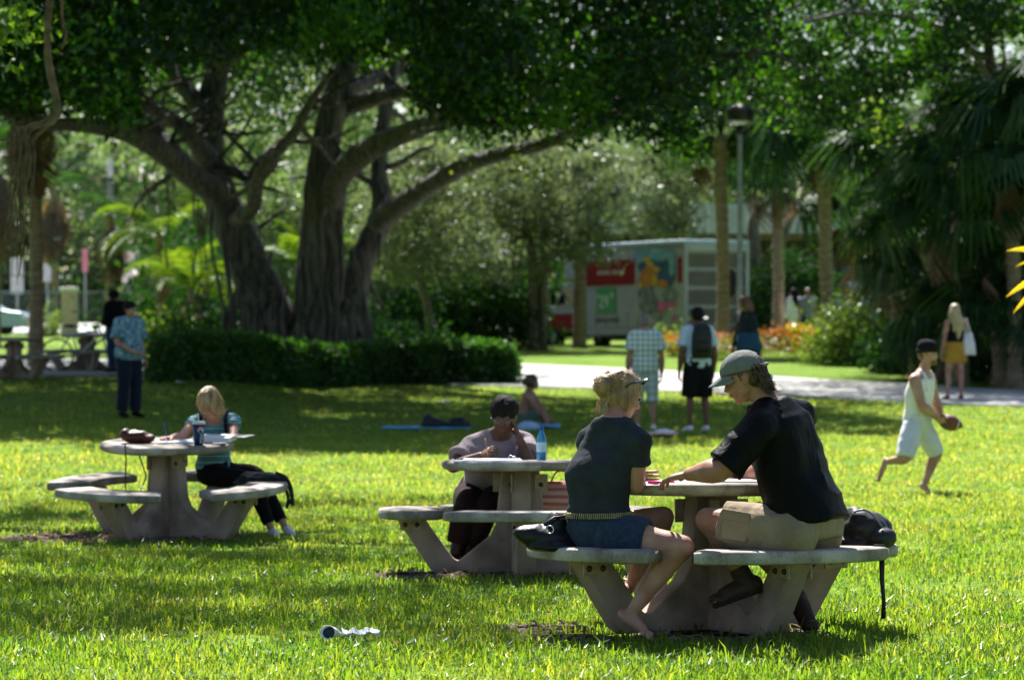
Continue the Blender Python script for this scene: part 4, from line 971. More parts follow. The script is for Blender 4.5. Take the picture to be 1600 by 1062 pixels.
tb('side_rail', M['galv'], .08, LB_, -.012, .02, .60, .66, bevel=.004); tb('side_rail', M['galv'], .08, LB_, -.012, .02, HT - .2, HT - .12, bevel=.004)
# rear frame and roll door with its dark joints
for a in ((0, .12), (WB_ - .12, WB_)): tb('rear_post', M['white_paint'], -.04, .12, a[0], a[1], .55, HT - .1)
tb('rear_header', M['white_paint'], -.04, .12, .12, WB_ - .12, HT - .32, HT - .1)
tb('rear_sill', M['black_metal'], -.08, .12, .02, WB_ - .02, .5, .66)
ph = [.68, 1.24, 1.80, 2.36, HT - .34]
for k in range(4): tb('door_panel', M['alu'], .04, .075, .13, WB_ - .13, ph[k] + .06, ph[k + 1] - .06, bevel=.006)
tb('door_backing', M['print_black'], .08, .1, .12, WB_ - .12, .66, HT - .32, bevel=0)
q = MB(); q.ell(Q(.02, 1.72, 1.95), (.03, .2, .42), RT); q.build('hanging_pad', M['tyre'], tr)
tb('ladder_rail', M['galv'], -.03, .02, 1.95, 2.0, .7, 2.9)
for a in (.18, 2.02): tb('tail_light', M['red_paint'], -.06, -.03, a, a + .14, .56, .64)
tb('bumper', M['black_metal'], -.3, -.1, .1, WB_ - .1, .38, .5)
# cab
q = MB(); prof = [(LB_ + .05, .55), (LB_ + 2.5, .55), (LB_ + 2.55, 1.0), (LB_ + 2.4, 1.22), (LB_ + 1.55, 1.36), (LB_ + .95, 2.05), (LB_ + .05, 2.1)]
vs = [Q(a, .18, c_) for a, c_ in prof] + [Q(a, WB_ - .18, c_) for a, c_ in prof]; n = len(prof)
q.add(vs, [tuple(range(n)), tuple(range(n, 2 * n))] + [(i, (i + 1) % n, (i + 1) % n + n, i + n) for i in range(n)]); q.build('cab', M['white_paint'], tr, smooth=False, bevel=.05)
tb('red_side', M['red_paint'], LB_ + .1, LB_ + 2.45, .165, .19, .58, 1.1, bevel=0)
q = MB(); q.add([Q(LB_ + .35, .165, 1.35), Q(LB_ + 1.35, .165, 1.35), Q(LB_ + .95, .165, 1.92), Q(LB_ + .35, .165, 1.95)], [(0, 1, 2, 3)]); q.build('side_window', M['glass_dark'], tr, smooth=False)
q = MB(); q.add([Q(LB_ + 1.57, .3, 1.4), Q(LB_ + 1.57, WB_ - .3, 1.4), Q(LB_ + .99, WB_ - .3, 2.02), Q(LB_ + .99, .3, 2.02)], [(0, 1, 2, 3)]); q.build('windscreen', M['glass_dark'], tr, smooth=False)
tb('side_mirror', M['black_metal'], LB_ + 1.3, LB_ + 1.4, -.12, .1, 1.4, 1.75)
tb('chassis', M['black_metal'], .3, LB_ + 2.3, .5, WB_ - .5, .35, .58)
RW = RT @ Matrix.Rotation(math.pi / 2, 3, 'X')
for a, bb, r in ((1.3, .18, .4), (1.3, WB_ - .18, .4), (LB_ + 1.6, .3, .38), (LB_ + 1.6, WB_ - .3, .38)):
    q = MB(); q.lathe(Q(a, bb, r - .02), [(.2, -.14), (r - .03, -.14), (r, -.09), (r, .09), (r - .03, .14), (.2, .14)], 28, RW, cap=False); w = q.build('wheel', M['tyre'], tr)
    q = MB(); q.lathe(Q(a, bb, r - .02), [(.001, -.06), (.1, -.1), (.2, -.12), (.22, -.1), (.22, .1), (.001, .1)], 20, RW); q.build('rim', M['sign_grey'], w)

# parked car at the far left
car = thing('parked_car', 'silver blue car parked on the far road, cut by the left edge', 'car', T(0, 520, 118)); yc = 118.0
def Qc(a, b_, c_): return Vector((T(42, 500, yc).x - a, yc + b_, .72 + c_))
prof = [(0, .35), (.02, .7), (.25, .88), (1.0, .98), (1.75, 1.42), (2.9, 1.45), (3.7, 1.02), (4.3, .9), (4.4, .5), (4.35, .3), (.05, .3)]
def side_prism(prof, b0, b1, name, m, parent, bevel=.05):
    q = MB(); n = len(prof); vs = [Qc(a, b0, c_) for a, c_ in prof] + [Qc(a, b1, c_) for a, c_ in prof]
    q.add(vs, [tuple(range(n)), tuple(range(n, 2 * n))] + [(i, (i + 1) % n, (i + 1) % n + n, i + n) for i in range(n)]); return q.build(name, m, parent, smooth=False, bevel=bevel)
side_prism(prof, 0, 1.75, 'body', mat('silver blue paint', (.35, .45, .55), (.3, .4, .5), 2, .3, metal=.3, coat=.5), car)
side_prism([(1.15, 1.0), (1.8, 1.38), (2.85, 1.4), (3.5, 1.04)], -.012, .02, 'window', M['glass_dark'], car, 0)
for a in (.85, 3.5):
    q = MB(); q.lathe(Qc(a, .12, .31), [(.001, -.13), (.18, -.14), (.28, -.13), (.32, -.08), (.32, .08), (.28, .1), (.001, .1)], 24, Matrix.Rotation(math.pi / 2, 3, 'X')); q.build('wheel', M['tyre'], car)
side_prism([(.03, .62), (.2, .62), (.22, .78), (.1, .78)], -.014, .3, 'headlight', M['print_white'], car, 0)

# ------------------------------------------------------------------ bicycle at the far table
bk = thing('bicycle', 'bicycle leaning at the shaded table behind the woman in tie-dye', 'bicycle', (T(128, 575, 60.5).x, 60.5, 0)); bx = bk.location.x; bz = float(gz(bx, 60.5)); bk.location.z = bz
def Bp(a, c_, b_=0): return Vector((bx + a, 60.5 + b_, bz + c_))
def torus(c, R_, r, n=32):
    q = MB(); q.tube([c + Vector((math.cos(6.2832 * k / n) * R_, 0, math.sin(6.2832 * k / n) * R_)) for k in range(n + 1)], r, 6, cap=False); return q
for a in (-.5, .52):
    w = torus(Bp(a, .34), .325, .02).build('wheel', M['tyre'], bk)
    q = MB()
    for k in range(12): q.tube([Bp(a, .34), Bp(a, .34) + Vector((math.cos(k * .5236) * .31, 0, math.sin(k * .5236) * .31))], .003, 4)
    o = q.build('spokes', M['galv'], w)
fm = MB()
for p, q_ in (((-.5, .34), (-.08, .34)), ((-.5, .34), (-.2, .78)), ((-.08, .34), (-.22, .88)), ((-.08, .34), (.36, .74)), ((-.2, .78), (.34, .82)), ((.34, .95), (.52, .34))): fm.tube([Bp(*p), Bp(*q_)], .018, 8)
fm.build('frame', M['white'], bk)
q = MB(); q.ell(Bp(-.24, .93), (.14, .07, .035)); q.build('saddle', M['black_metal'], bk)
q = MB(); q.tube([Bp(.36, .98, -.28), Bp(.34, 1.0, 0), Bp(.36, .98, .28)], .014, 8); q.build('handlebar', M['black_metal'], bk)
q = MB(); q.tube([Bp(-.08, .2, -.06), Bp(-.08, .34, -.06), Bp(-.08, .48, .06)], .012, 6); q.build('crank', M['galv'], bk)
# ------------------------------------------------------------------ people
def skinm(n, c, c2): return mat(n, c, tuple(v * w for v, w in zip(c2, (.95, .82, .78))), 9, .55, .25, 160, spec=.3, sss=.10)
SK = {'fair': skinm('fair skin', (.50, .285, .21), (.40, .21, .15)), 'tan': skinm('tanned skin', (.39, .21, .14), (.32, .16, .105)), 'brown': skinm('brown skin', (.20, .10, .06), (.14, .07, .042)), 'dark': skinm('dark brown skin', (.15, .072, .045), (.105, .05, .032))}
def cloth(n, c, c2=None, scale=6, bump=.25, rough=.85, sheen=.1):
    m = mat(n, c, c2 or tuple(x * .8 for x in c), scale, rough, bump, 260, spec=.15 if max(c) > .03 else .06, sheen=sheen if max(c) > .03 else 0)
    t = m.node_tree; N, L = t.nodes, t.links; b = N['Principled BSDF']; tc = next(x for x in N if x.bl_idname == 'ShaderNodeTexCoord')
    mp = N.new('ShaderNodeMapping'); mp.inputs['Scale'].default_value = (1, 1, .7); L.new(tc.outputs['Object'], mp.inputs[0])
    z = N.new('ShaderNodeTexNoise'); z.inputs['Scale'].default_value = 11; z.inputs['Detail'].default_value = 3; z.inputs['Distortion'].default_value = 2.2; z.noise_type = 'RIDGED_MULTIFRACTAL'; L.new(mp.outputs[0], z.inputs['Vector'])
    bp = N.new('ShaderNodeBump'); bp.inputs['Strength'].default_value = .55; bp.inputs['Distance'].default_value = .012; L.new(z.outputs[0], bp.inputs['Height'])
    if b.inputs['Normal'].links: L.new(b.inputs['Normal'].links[0].from_socket, bp.inputs['Normal'])
    L.new(bp.outputs[0], b.inputs['Normal']); return m
def remesh(mb, voxel, sm=4, noise=0, nscale=9, seed=0, nstretch=(1, 1, 1)):
    "one continuous surface from overlapping solids"
    me = bpy.data.meshes.new('tmp'); me.from_pydata([tuple(v) for v in mb.V], [], mb.F)
    bm = bmesh.new(); bm.from_mesh(me); bmesh.ops.recalc_face_normals(bm, faces=bm.faces); bm.to_mesh(me); bm.free()
    o = bpy.data.objects.new('tmp', me); C.objects.link(o)
    r = o.modifiers.new('r', 'REMESH'); r.mode = 'VOXEL'; r.voxel_size = voxel; r.use_smooth_shade = True
    if sm: s = o.modifiers.new('s', 'SMOOTH'); s.factor = .5; s.iterations = sm
    dg = bpy.context.evaluated_depsgraph_get(); dg.update(); out = bpy.data.meshes.new_from_object(o.evaluated_get(dg)); bpy.data.objects.remove(o)
    if noise:
        n = len(out.vertices); co = np.empty(n * 3); out.vertices.foreach_get('co', co); no = np.empty(n * 3); out.vertices.foreach_get('normal', no)
        co = co.reshape(-1, 3); no = no.reshape(-1, 3); Pn = co * np.array(nstretch)
        q = vnoise(Pn + .12 * vnoise(Pn, nscale * .5, seed + 3)[:, None], nscale, seed); q = (np.abs(q) * -2 + .45) + .5 * vnoise(Pn, nscale * 2.3, seed + 1)
        co = co + no * (q * noise)[:, None]; out.vertices.foreach_set('co', co.ravel()); out.update()
    return out
def link(me, name, m, parent):
    me.name = name; me.materials.clear(); me.materials.append(m); me.transform(Matrix.Translation(-parent_loc(parent)))
    me.polygons.foreach_set('use_smooth', [True] * len(me.polygons))
    o = bpy.data.objects.new(name, me); C.objects.link(o); o.parent = parent; return o

def hand(mb, w, direc, pn, curl=.35, s=1.0, thumb=1, n=7):
    "palm + five jointed fingers; direc = along the hand, pn = out of the palm, thumb side sign"
    d = Vector(direc).normalized(); pn = Vector(pn); pn = (pn - d * pn.dot(d)).normalized(); sd = d.cross(pn) * thumb
    w = Vector(w)
    mb.loft([(w - d * .01, sd * .024 * s, pn * .017 * s), (w + d * .03 * s, sd * .036 * s, pn * .016 * s), (w + d * .07 * s, sd * .042 * s, pn * .014 * s), (w + d * .092 * s, sd * .038 * s, pn * .010 * s)], 14, 2.6)
    L = (.072, .082, .076, .060)
    for k in range(4):
        b = w + d * (.084 + (.004, .008, .006, -.002)[k]) * s + sd * (.030 - .020 * k) * s; u = (d + sd * (.09 - .06 * k)).normalized(); pts = [b]; a = curl * .6
        for j, f in enumerate((.45, .3, .25)):
            v = (u * math.cos(a) + pn * math.sin(a)); pts.append(pts[-1] + v * L[k] * f * s); a += curl
        mb.tube(pts + [pts[-1] + (pts[-1] - pts[-2]).normalized() * .004 * s], [.0095 * s, .009 * s, .008 * s, .007 * s, .003 * s], n)
    b = w + d * .028 * s + sd * .030 * s; u = (d * .65 + sd * .75 + pn * .25).normalized(); v = (d * .9 + sd * .3 + pn * .35).normalized()
    mb.tube([b - u * .01, b + u * .03 * s, b + u * .03 * s + v * .028 * s, b + u * .03 * s + v * .05 * s, b + u * .03 * s + v * .054 * s], [.014 * s, .012 * s, .0105 * s, .008 * s, .003 * s], n)

def head_prims(mb, c, H, s=1.0, big=1.0):
    R, F_, U = H.col[0], H.col[1], H.col[2]
    P = lambda x, y, z: c + (R * x + F_ * y + U * z) * s
    def E(p, r): mb.ell(P(*p), tuple(v * s for v in r), H, 20, 14)
    E((0, -.012, .032), (.077, .096, .086)); E((0, .012, -.012), (.068, .075, .085)); E((0, .028, -.06), (.052, .056, .05)); E((0, .060, -.092), (.024, .022, .018))
    E((0, .070, .028), (.055, .020, .018)); E((.034, .060, -.03), (.024, .024, .024)); E((-.034, .060, -.03), (.024, .024, .024))
    mb.tube([P(0, .080, .018), P(0, .095, -.005), P(0, .105, -.024), P(0, .088, -.034)], [.007 * s, .010 * s, .0135 * s, .010 * s], 8)
    E((0, .080, -.058), (.022, .012, .010))
    for q in (-1, 1):
        E((q * .080, -.008, -.004), (.010, .018, .031)); E((q * .056, .02, -.055), (.012, .03, .02))
        E((q * .015, .092, -.030), (.008, .009, .007))

class Fig: pass
def person(label, J, face, hdir, skin='fair', build=1.0, k=1.0, voxel=.012, female=False, hs=1.0, legs=True, grp=None, root=None, bare_feet=True, hands=None, headup=None, bust=0, belly=0):
    """J: world joints pel che nk hd sL sR eL eR wL wR hL hR pL pR kL kR aL aR tL tR. face: torso forward. hdir: head forward."""
    J = {a: Vector(b) for a, b in J.items()}
    root = root or Vector((J['pel'].x, J['pel'].y, float(gz(J['pel'].x, J['pel'].y))))
    t = thing('person', label, 'person', root, grp); f = Fig(); f.t = t; f.J = J; f.k = k; f.b = build; f.voxel = voxel; f.bust = bust; f.skin = SK[skin]; f.female = female
    b = build * k; fw = Vector(face).normalized(); f.fw = fw
    f.hip_side = (J['pR'] - J['pL']).normalized(); f.sh_side = (J['sR'] - J['sL']).normalized()
    def rings(inf=0, lo=0.0, hi=1.0, extra=None):
        "torso rings from crotch (0) to neck (1)"
        up = (J['che'] - J['pel']).normalized(); shm = (J['sL'] + J['sR']) / 2; shw = (J['sR'] - J['sL']).length / 2
        W = (.150, .168, .132, .150, .160) if female else (.150, .162, .150, .168, .178)
        D = (.095, .112, .098, .112, .105)
        pts = [(0.0, J['pel'] - up * .10 * k, W[0] * .8, D[0] * .85), (.12, J['pel'], W[1], D[1]), (.38, J['pel'].lerp(J['che'], .5), W[2], D[2] + belly), (.65, J['che'], W[3], D[3]),
               (.85, shm + (J['nk'] - shm) * .1 - up * .035 * k, W[4] * .94, D[4] * .9), (.94, shm.lerp(J['nk'], .55), .105, .075), (1.0, J['nk'] + (J['hd'] - J['nk']) * .12, .062, .062)]
        out = []
        for i in range(25):
            tt = lo + (hi - lo) * i / 24; j = max([0] + [q for q in range(len(pts)) if pts[q][0] <= tt + 1e-6]); j = min(j, len(pts) - 2); u = (tt - pts[j][0]) / (pts[j + 1][0] - pts[j][0]); us = max(u, 0) ** 2 * (3 - 2 * max(u, 0))
            p0 = pts[max(j - 1, 0)][1]; p1 = pts[j][1]; p2 = pts[j + 1][1]; p3 = pts[min(j + 2, len(pts) - 1)][1]
            c = .5 * ((2 * p1) + (p2 - p0) * u + (2 * p0 - 5 * p1 + 4 * p2 - p3) * u * u + (3 * p1 - p0 - 3 * p2 + p3) * u ** 3)
            w = (pts[j][2] * (1 - us) + pts[j + 1][2] * us) * b; dd = (pts[j][3] * (1 - us) + pts[j + 1][3] * us) * b
            sd = f.hip_side.lerp(f.sh_side, min(tt / .8, 1)).normalized(); ax = (J['che'] - J['pel']).normalized() if tt < .5 else (J['nk'] - J['che']).normalized(); fd = ax.cross(sd).normalized()
            e = inf + (extra(tt) if extra else 0)
            out.append((c, sd * (w + e), fd * (dd + e)))
        return out
    f.rings = rings
    mb = MB(); mb.loft(rings(), 28, 2.3)
    if bust:
        for q in ('L', 'R'):
            c = J['che'] + (J['s' + q] - J['che']) * .38 + fw * .085 * b - (J['nk'] - J['che']).normalized() * .015; mb.ell(c, (bust * 1.05, bust, bust), None, 14, 10)
    for q in 'LR': mb.chain([J['nk'].lerp(J['hd'], .12), J['nk'].lerp(J['s' + q], .5) - (J['nk'] - J['che']).normalized() * .012, J['s' + q]], [.045 * b, .052 * b, .054 * b], 12)
    mb.chain([J['nk'] - (J['hd'] - J['nk']) * .12, J['nk'], J['hd'] - (J['hd'] - J['nk']).normalized() * .03], [.050 * b, .056 * k * (.93 if female else 1.05), .052 * k], 14)
    H = frame(hdir, headup or Vector((0, 0, 1))); f.H = H; f.hs = hs * k; head_prims(mb, J['hd'], H, hs * k)
    ar = (.050, .045, .036, .041, .026) if female else (.060, .053, .044, .052, .033)
    for q in 'LR':
        s_, e_, w_ = J['s' + q], J['e' + q], J['w' + q]; inn = J['che'].lerp(J['nk'], .6)
        mb.chain([s_.lerp(inn, .35), s_, s_.lerp(e_, .5), e_, e_.lerp(w_, .3), w_], [.055 * b, ar[0] * b, ar[1] * b, ar[2] * b, ar[3] * b, ar[4] * k], 14)
        if legs:
            p_, kn, an, to = J['p' + q], J['k' + q], J['a' + q], J['t' + q]
            back = (p_ - kn).normalized(); calfdir = ((kn + an) / 2 - to).normalized()
            mb.chain([p_, p_.lerp(kn, .3), p_.lerp(kn, .7), kn], [.088 * b, .084 * b, .064 * b, .054 * b], 16)
            ft = (to - an); ft.z = 0; bk_ = -ft.normalized() if ft.length > .01 else Vector((0, -1, 0))
            mb.chain([kn, kn.lerp(an, .28) + bk_ * .018 * k, kn.lerp(an, .7) + bk_ * .004, an], [.052 * b, .055 * b, .038 * b, .031 * k], 14)
            heel = an + (an - kn).normalized() * .035 * k - (to - an).normalized() * .03 * k
            mb.chain([heel, an.lerp(to, .35) + (heel - an) * .45, to - (to - an).normalized() * .04], [.031 * k, .034 * k, .026 * k], 12); mb.ell(to, (.036 * k, .036 * k, .018 * k), None, 12, 8)
            if voxel < .01:
                fd_ = (to - an).normalized(); fs_ = fd_.cross((kn - an).normalized()).normalized()
                for i_ in range(5):
                    o_ = (i_ - 2) * .0165 * k; bb = to + fs_ * o_ + fd_ * .012; mb.chain([bb, bb + fd_ * (.036 - .004 * abs(i_ - 1.2)) * k], [.0088 * k, .0075 * k], 8)
    body = remesh(mb, voxel, 5); hb = MB()
    hp = hands or {}
    for q, th in (('L', -1), ('R', 1)):
        dr = J['h' + q] - J['w' + q]; pn = hp.get('n' + q, -f.sh_side if q == 'R' else f.sh_side); hand(hb, J['w' + q] + dr.normalized() * .0, dr, pn, hp.get('c' + q, .35), k * hp.get('s', 1.0) * (.92 if female else 1.02), hp.get('t' + q, th))
    if voxel < .02 or True:
        bm = bmesh.new(); bm.from_mesh(body); me2 = bpy.data.meshes.new('x'); me2.from_pydata(hb.V, [], hb.F); bm.from_mesh(me2); bmesh.ops.recalc_face_normals(bm, faces=bm.faces); bm.to_mesh(body); bm.free()
    f.body = link(body, 'body', f.skin, t)
    # eyes, brows and lips
    c = J['hd']; s = hs * k; P = lambda x, y, z: c + (H.col[0] * x + H.col[1] * y + H.col[2] * z) * s; f.P = P
    q = MB()
    for x in (-1, 1): q.ell(P(x * .031, .078, .008), (.013 * s, .009 * s, .007 * s), H, 10, 8)
    q.build('eye', M['eye'], t)
    q = MB()
    for x in (-1, 1): q.tube([P(x * .016, .088, .026), P(x * .032, .087, .032), P(x * .048, .078, .027)], .0035 * s, 5)
    q.build('eyebrow', M['brow'], t)
    q = MB(); q.ell(P(0, .089, -.056), (.021 * s, .007 * s, .0075 * s), H, 10, 8); q.build('lips', M['lips_d'] if skin in ('dark', 'brown') else M['lips'], t)
    return f
M['eye'] = mat('eye', (.06, .045, .04), (.03, .02, .02), 20, .2); M['brow'] = mat('eyebrow', (.05, .03, .02), None, 20, .8); M['lips'] = mat('lips', (.5, .2, .17), None, 20, .45); M['lips_d'] = mat('dark lips', (.16, .06, .05), None, 20, .45)

def shirt(f, m, sleeve=.55, inf=.016, lo=.05, hi=.985, flare=0, name='shirt', noise=.006, vneck=False, sl_r=1.0, nsc=9, st=(1, 1, 1), voxel=None, shoulders=True, extra=None):
    J, k, b = f.J, f.k, f.b; mb = MB(); mb.loft(f.rings(inf, lo, hi, extra or (lambda t: flare * max(0, .5 - t))), 28, 2.3)
    if shoulders:
        for q in 'LR': mb.chain([J['nk'].lerp(J['s' + q], .22) - (J['nk'] - J['che']).normalized() * .01, J['nk'].lerp(J['s' + q], .55) - (J['nk'] - J['che']).normalized() * .012, J['s' + q]], [.046 * b + inf * .7, .054 * b + inf * .8, .056 * b + inf * .8], 14)
    ar = (.060, .052, .041, .047) if not f.female else (.051, .046, .037, .042)
    if f.bust:
        for q in 'LR': mb.ell(J['che'] + (J['s' + q] - J['che']) * .38 + f.fw * .085 * b - (J['nk'] - J['che']).normalized() * .015, (f.bust * 1.05 + inf, f.bust + inf, f.bust + inf), None, 14, 10)
    for q in 'LR':
        s_, e_, w_ = J['s' + q], J['e' + q], J['w' + q]; inn = J['che'].lerp(J['nk'], .6)
        if sleeve <= 0:
            if shoulders: mb.chain([s_.lerp(inn, .5), s_.lerp(inn, .1)], [.055 * b + inf, .05 * b + inf], 14)
            continue
        if sleeve <= 1:
            end = s_.lerp(e_, sleeve); pts = [s_.lerp(inn, .4), s_, s_.lerp(end, .6), end]; R = [.05 * b + inf * .7, ar[0] * b * .95 + inf * .7, ar[1] * b * (1 + sl_r) / 2 + inf * 1.1, ar[1] * b * sl_r + inf * 1.6]
            P_, R_ = smooth_path(pts, R, 4); mb.tube(P_, R_, 16)
        else:
            end = e_.lerp(w_, min(sleeve - 1, .97)); mb.chain([s_.lerp(inn, .4), s_, s_.lerp(e_, .5), e_, end], [.055 * b + inf, ar[0] * b + inf, ar[1] * b + inf, ar[2] * b + inf * 1.1, .034 * b + inf], 16)
    return link(remesh(mb, voxel or f.voxel, 9, noise, nsc, rnd.randint(0, 99), st), name, m, f.t)
def bust_prims(f, mb, r): pass
def pants(f, m, leg=1.9, inf=.016, name='trousers', hi=.32, noise=.006, flare=0, nsc=8, voxel=None, inf2=None):
    J, k, b = f.J, f.k, f.b; mb = MB(); mb.loft(f.rings(inf, .0, hi), 28, 2.3)
    for q in 'LR':
        p_, kn, an = J['p' + q], J['k' + q], J['a' + q]
        if leg <= 1:
            end = p_.lerp(kn, leg); P_, R_ = smooth_path([p_, p_.lerp(end, .5), end], [.09 * b + inf, .086 * b + inf * 1.1 + flare * .5, (.088 - .026 * leg) * b + inf * 1.3 + flare], 5); mb.tube(P_, R_, 18); mb.ell(p_, (.09 * b + inf,) * 3)
        else:
            end = kn.lerp(an, leg - 1); P_, R_ = smooth_path([p_, p_.lerp(kn, .4), kn, kn.lerp(end, .5), end], [.09 * b + inf, .08 * b + inf, .056 * b + inf * 1.1, .053 * b + inf * 1.1 + flare * .5, .04 * b + inf * 1.2 + flare], 5); mb.tube(P_, R_, 18); mb.ell(p_, (.09 * b + inf,) * 3)
    return link(remesh(mb, voxel or f.voxel, 3, noise, nsc, rnd.randint(0, 99)), name, m, f.t)
def skirt(f, m, leg=.6, inf=.02, name='skirt', hi=.3, noise=.006, wrap=.02):
    J, k, b = f.J, f.k, f.b; mb = MB(); mb.loft(f.rings(inf, .02, hi), 28, 2.3)
    for q in 'LR':
        p_, kn = J['p' + q], J['k' + q]; o_ = J['p' + ('R' if q == 'L' else 'L')]; ok = J['k' + ('R' if q == 'L' else 'L')]
        for u in (0, .25, .5):
            a = p_.lerp(o_, u); e = kn.lerp(ok, u); P_, R_ = smooth_path([a, a.lerp(e, leg * .5), a.lerp(e, leg)], [.09 * b + inf, .086 * b + inf, .075 * b + inf + wrap], 5); mb.tube(P_, R_, 16)
    return link(remesh(mb, f.voxel, 4, noise, 8, rnd.randint(0, 99)), name, m, f.t)
def shoes(f, m, high=0, s=1.0, name='shoe', sole=None, heelz=True):
    J, k = f.J, f.k
    for q in 'LR':
        an, to, kn = J['a' + q], J['t' + q], J['k' + q]; mb = MB(); dn = (an - kn).normalized()
        heel = an + dn * .03 * k - (to - an).normalized() * .03 * k; d = (to - an).normalized(); e = to + d * .01
        mb.chain([heel, an.lerp(to, .4) + (heel - an) * .4, to - d * .03], [.041 * k * s, .044 * k * s, .037 * k * s], 12); mb.ell(e, (.044 * k * s, .044 * k * s, .027 * k * s), None, 12, 8)
        if high: mb.chain([an + dn * .03, an - dn * high], [.045 * k * s, .047 * k * s], 12)
        o = link(remesh(mb, min(f.voxel, .01), 3), name, m, f.t)
        if sole:
            sd = d.cross(Vector((0, 0, 1))).normalized(); up_ = sd.cross(d); c0 = heel - up_ * .035 * k * s; c1 = e - up_ * .025 * k
            so = MB(); so.loft([(c0 - d * .035, sd * .022, up_ * .008), (c0, sd * .040, up_ * .013), (c0.lerp(c1, .6), sd * .042, up_ * .012), (c1, sd * .044, up_ * .012), (c1 + d * .035, sd * .028, up_ * .008)], 14, 3); so.build('sole', sole, o)
def hairmat(n, c, c2): return mat(n, c, c2, 30, .42, .5, 120, spec=.45, stretch=(1, 1, .25))
HM = {'blonde': hairmat('blonde hair', (.36, .22, .10), (.17, .095, .045)), 'pale': hairmat('pale blonde hair', (.60, .47, .27), (.42, .30, .16)), 'brown': hairmat('brown hair', (.10, .05, .028), (.04, .02, .012)), 'black': mat('black hair', (.016, .012, .011), (.008, .006, .006), 30, .8, .6, 160, spec=.15), 'grey': hairmat('cropped grey hair', (.22, .19, .17), (.14, .12, .11)), 'strand': hairmat('light hair strands', (.52, .35, .18), (.28, .17, .08)), 'auburn': hairmat('auburn hair', (.20, .09, .035), (.10, .045, .02))}  # strand tone raised to put backlit glow into the hair colour
def hair(f, kind, m, noise=.006, voxel=None, s=1.0):
    P, H, q = f.P, f.H, MB(); k = f.hs
    def E(p, r): q.ell(P(*p), tuple(v * k * s for v in r), H, 20, 14)
    if kind in ('short', 'afro', 'crop'):
        g = {'short': .008, 'afro': .017, 'crop': .002}[kind]
        E((0, -.020, .050), (.080 + g, .097 + g, .076 + g)); E((0, -.045, .0), (.073 + g, .062 + g, .07 + g * .6)); 
        if kind != 'crop':
            for x in (-1, 1): E((x * .068, -.005, .02), (.016, .03, .04))
    elif kind in ('long', 'bob', 'bun', 'bang'):
        E((0, -.018, .048), (.088, .105, .084)); E((0, -.048, -.01), (.085, .066, .085))
        for x in (-1, 1): E((x * .072, .0, -.01), (.022, .05, .07))
        if kind == 'bob' or kind == 'bang':
            for x in (-1, 1): E((x * .078, .012, -.06), (.022, .05, .07)); 
            E((0, -.055, -.06), (.075, .05, .06)); 
            if kind == 'bang': E((0, .066, .035), (.062, .025, .045)); E((-.05, .06, -.01), (.03, .028, .07)); E((.055, .055, -.02), (.026, .03, .08))
        if kind == 'bun': E((0, -.120, .012), (.062, .052, .058))
        if kind == 'long':
            J = f.J; b = J['nk'].lerp(J['hd'], .3); dn = (J['che'] - J['nk']).normalized(); bk = -f.fw
            q.chain([P(0, -.05, .03), P(0, -.085, -.06), b + bk * .09 + dn * .02, b + bk * .125 + dn * .16, b + bk * .12 + dn * .30, b + bk * .11 + dn * .40], [.08 * k, .085 * k, .078 * k, .07 * k, .05 * k, .02 * k], 16)
            for x in (-1, 1): q.chain([P(x * .06, -.04, 0), P(x * .07, -.06, -.09), b + f.sh_side * x * .075 + bk * .09 + dn * .1, b + f.sh_side * x * .085 + bk * .11 + dn * .26], [.04 * k, .045 * k, .042 * k, .02 * k], 12)
    return link(remesh(q, voxel or max(f.voxel * .7, .005), 2, noise, 28, 5, (1, 1, .5)), 'hair', m, f.t)
def strands(name, paths, r, m, parent, n=4):
    q = MB()
    for pts in paths:
        P_, R_ = smooth_path(pts, [r] * (len(pts) - 1) + [r * .3], 3); q.tube(P_, R_, n, cap=False)
    o = q.build(name, m, parent); o['kind'] = 'stuff'; return o

# standing figures: a relaxed skeleton in metres for a 1.72 m person, then turned
def stand(foot, Hh, yaw, over=None, lean=0):
    s = Hh / 1.72; J = dict(pel=(0, 0, .96), che=(0, -.005, 1.24), nk=(0, -.015, 1.47), hd=(0, .02, 1.605), sL=(-.175, -.01, 1.41), sR=(.175, -.01, 1.41), eL=(-.235, -.03, 1.12), eR=(.235, -.03, 1.12),
        wL=(-.25, .04, .86), wR=(.25, .04, .86), hL=(-.25, .07, .76), hR=(.25, .07, .76), pL=(-.09, 0, .90), pR=(.09, 0, .90), kL=(-.11, .015, .49), kR=(.11, .015, .49), aL=(-.12, -.02, .085), aR=(.12, -.02, .085), tL=(-.14, .13, .03), tR=(.14, .13, .03))
    J.update(over or {}); R = rotz(yaw); out = {}
    for a, b in J.items():
        v = Vector(b) * s
        if a not in ('kL', 'kR', 'aL', 'aR', 'tL', 'tR'): v.y += lean * (v.z - .9 * s)
        out[a] = R @ v + Vector(foot)
    return out, R @ Vector((0, 1, 0)), s
def ydir(yaw): return rotz(yaw) @ Vector((0, 1, 0))
def JT(d, **k): return {a: T(*v) for a, v in k.items()}
M['khaki'] = cloth('khaki cotton', (.30, .225, .145), (.23, .17, .11)); M['blackshirt'] = cloth('black cotton', (.0065, .007, .0085), (.0045, .005, .006), 6, .3, .5, 0)
M['charcoal'] = cloth('charcoal jersey', (.030, .036, .045), (.022, .027, .034), 14, sheen=0); M['denim'] = cloth('dark denim', (.025, .045, .085), (.015, .028, .055), 40, .4)
M['mauve'] = cloth('mauve grey cotton', (.30, .235, .25), (.24, .185, .20)); M['blackpants'] = cloth('black trousers', (.012, .012, .014)); M['jeans'] = cloth('blue jeans', (.03, .06, .13), (.02, .04, .09), 12)
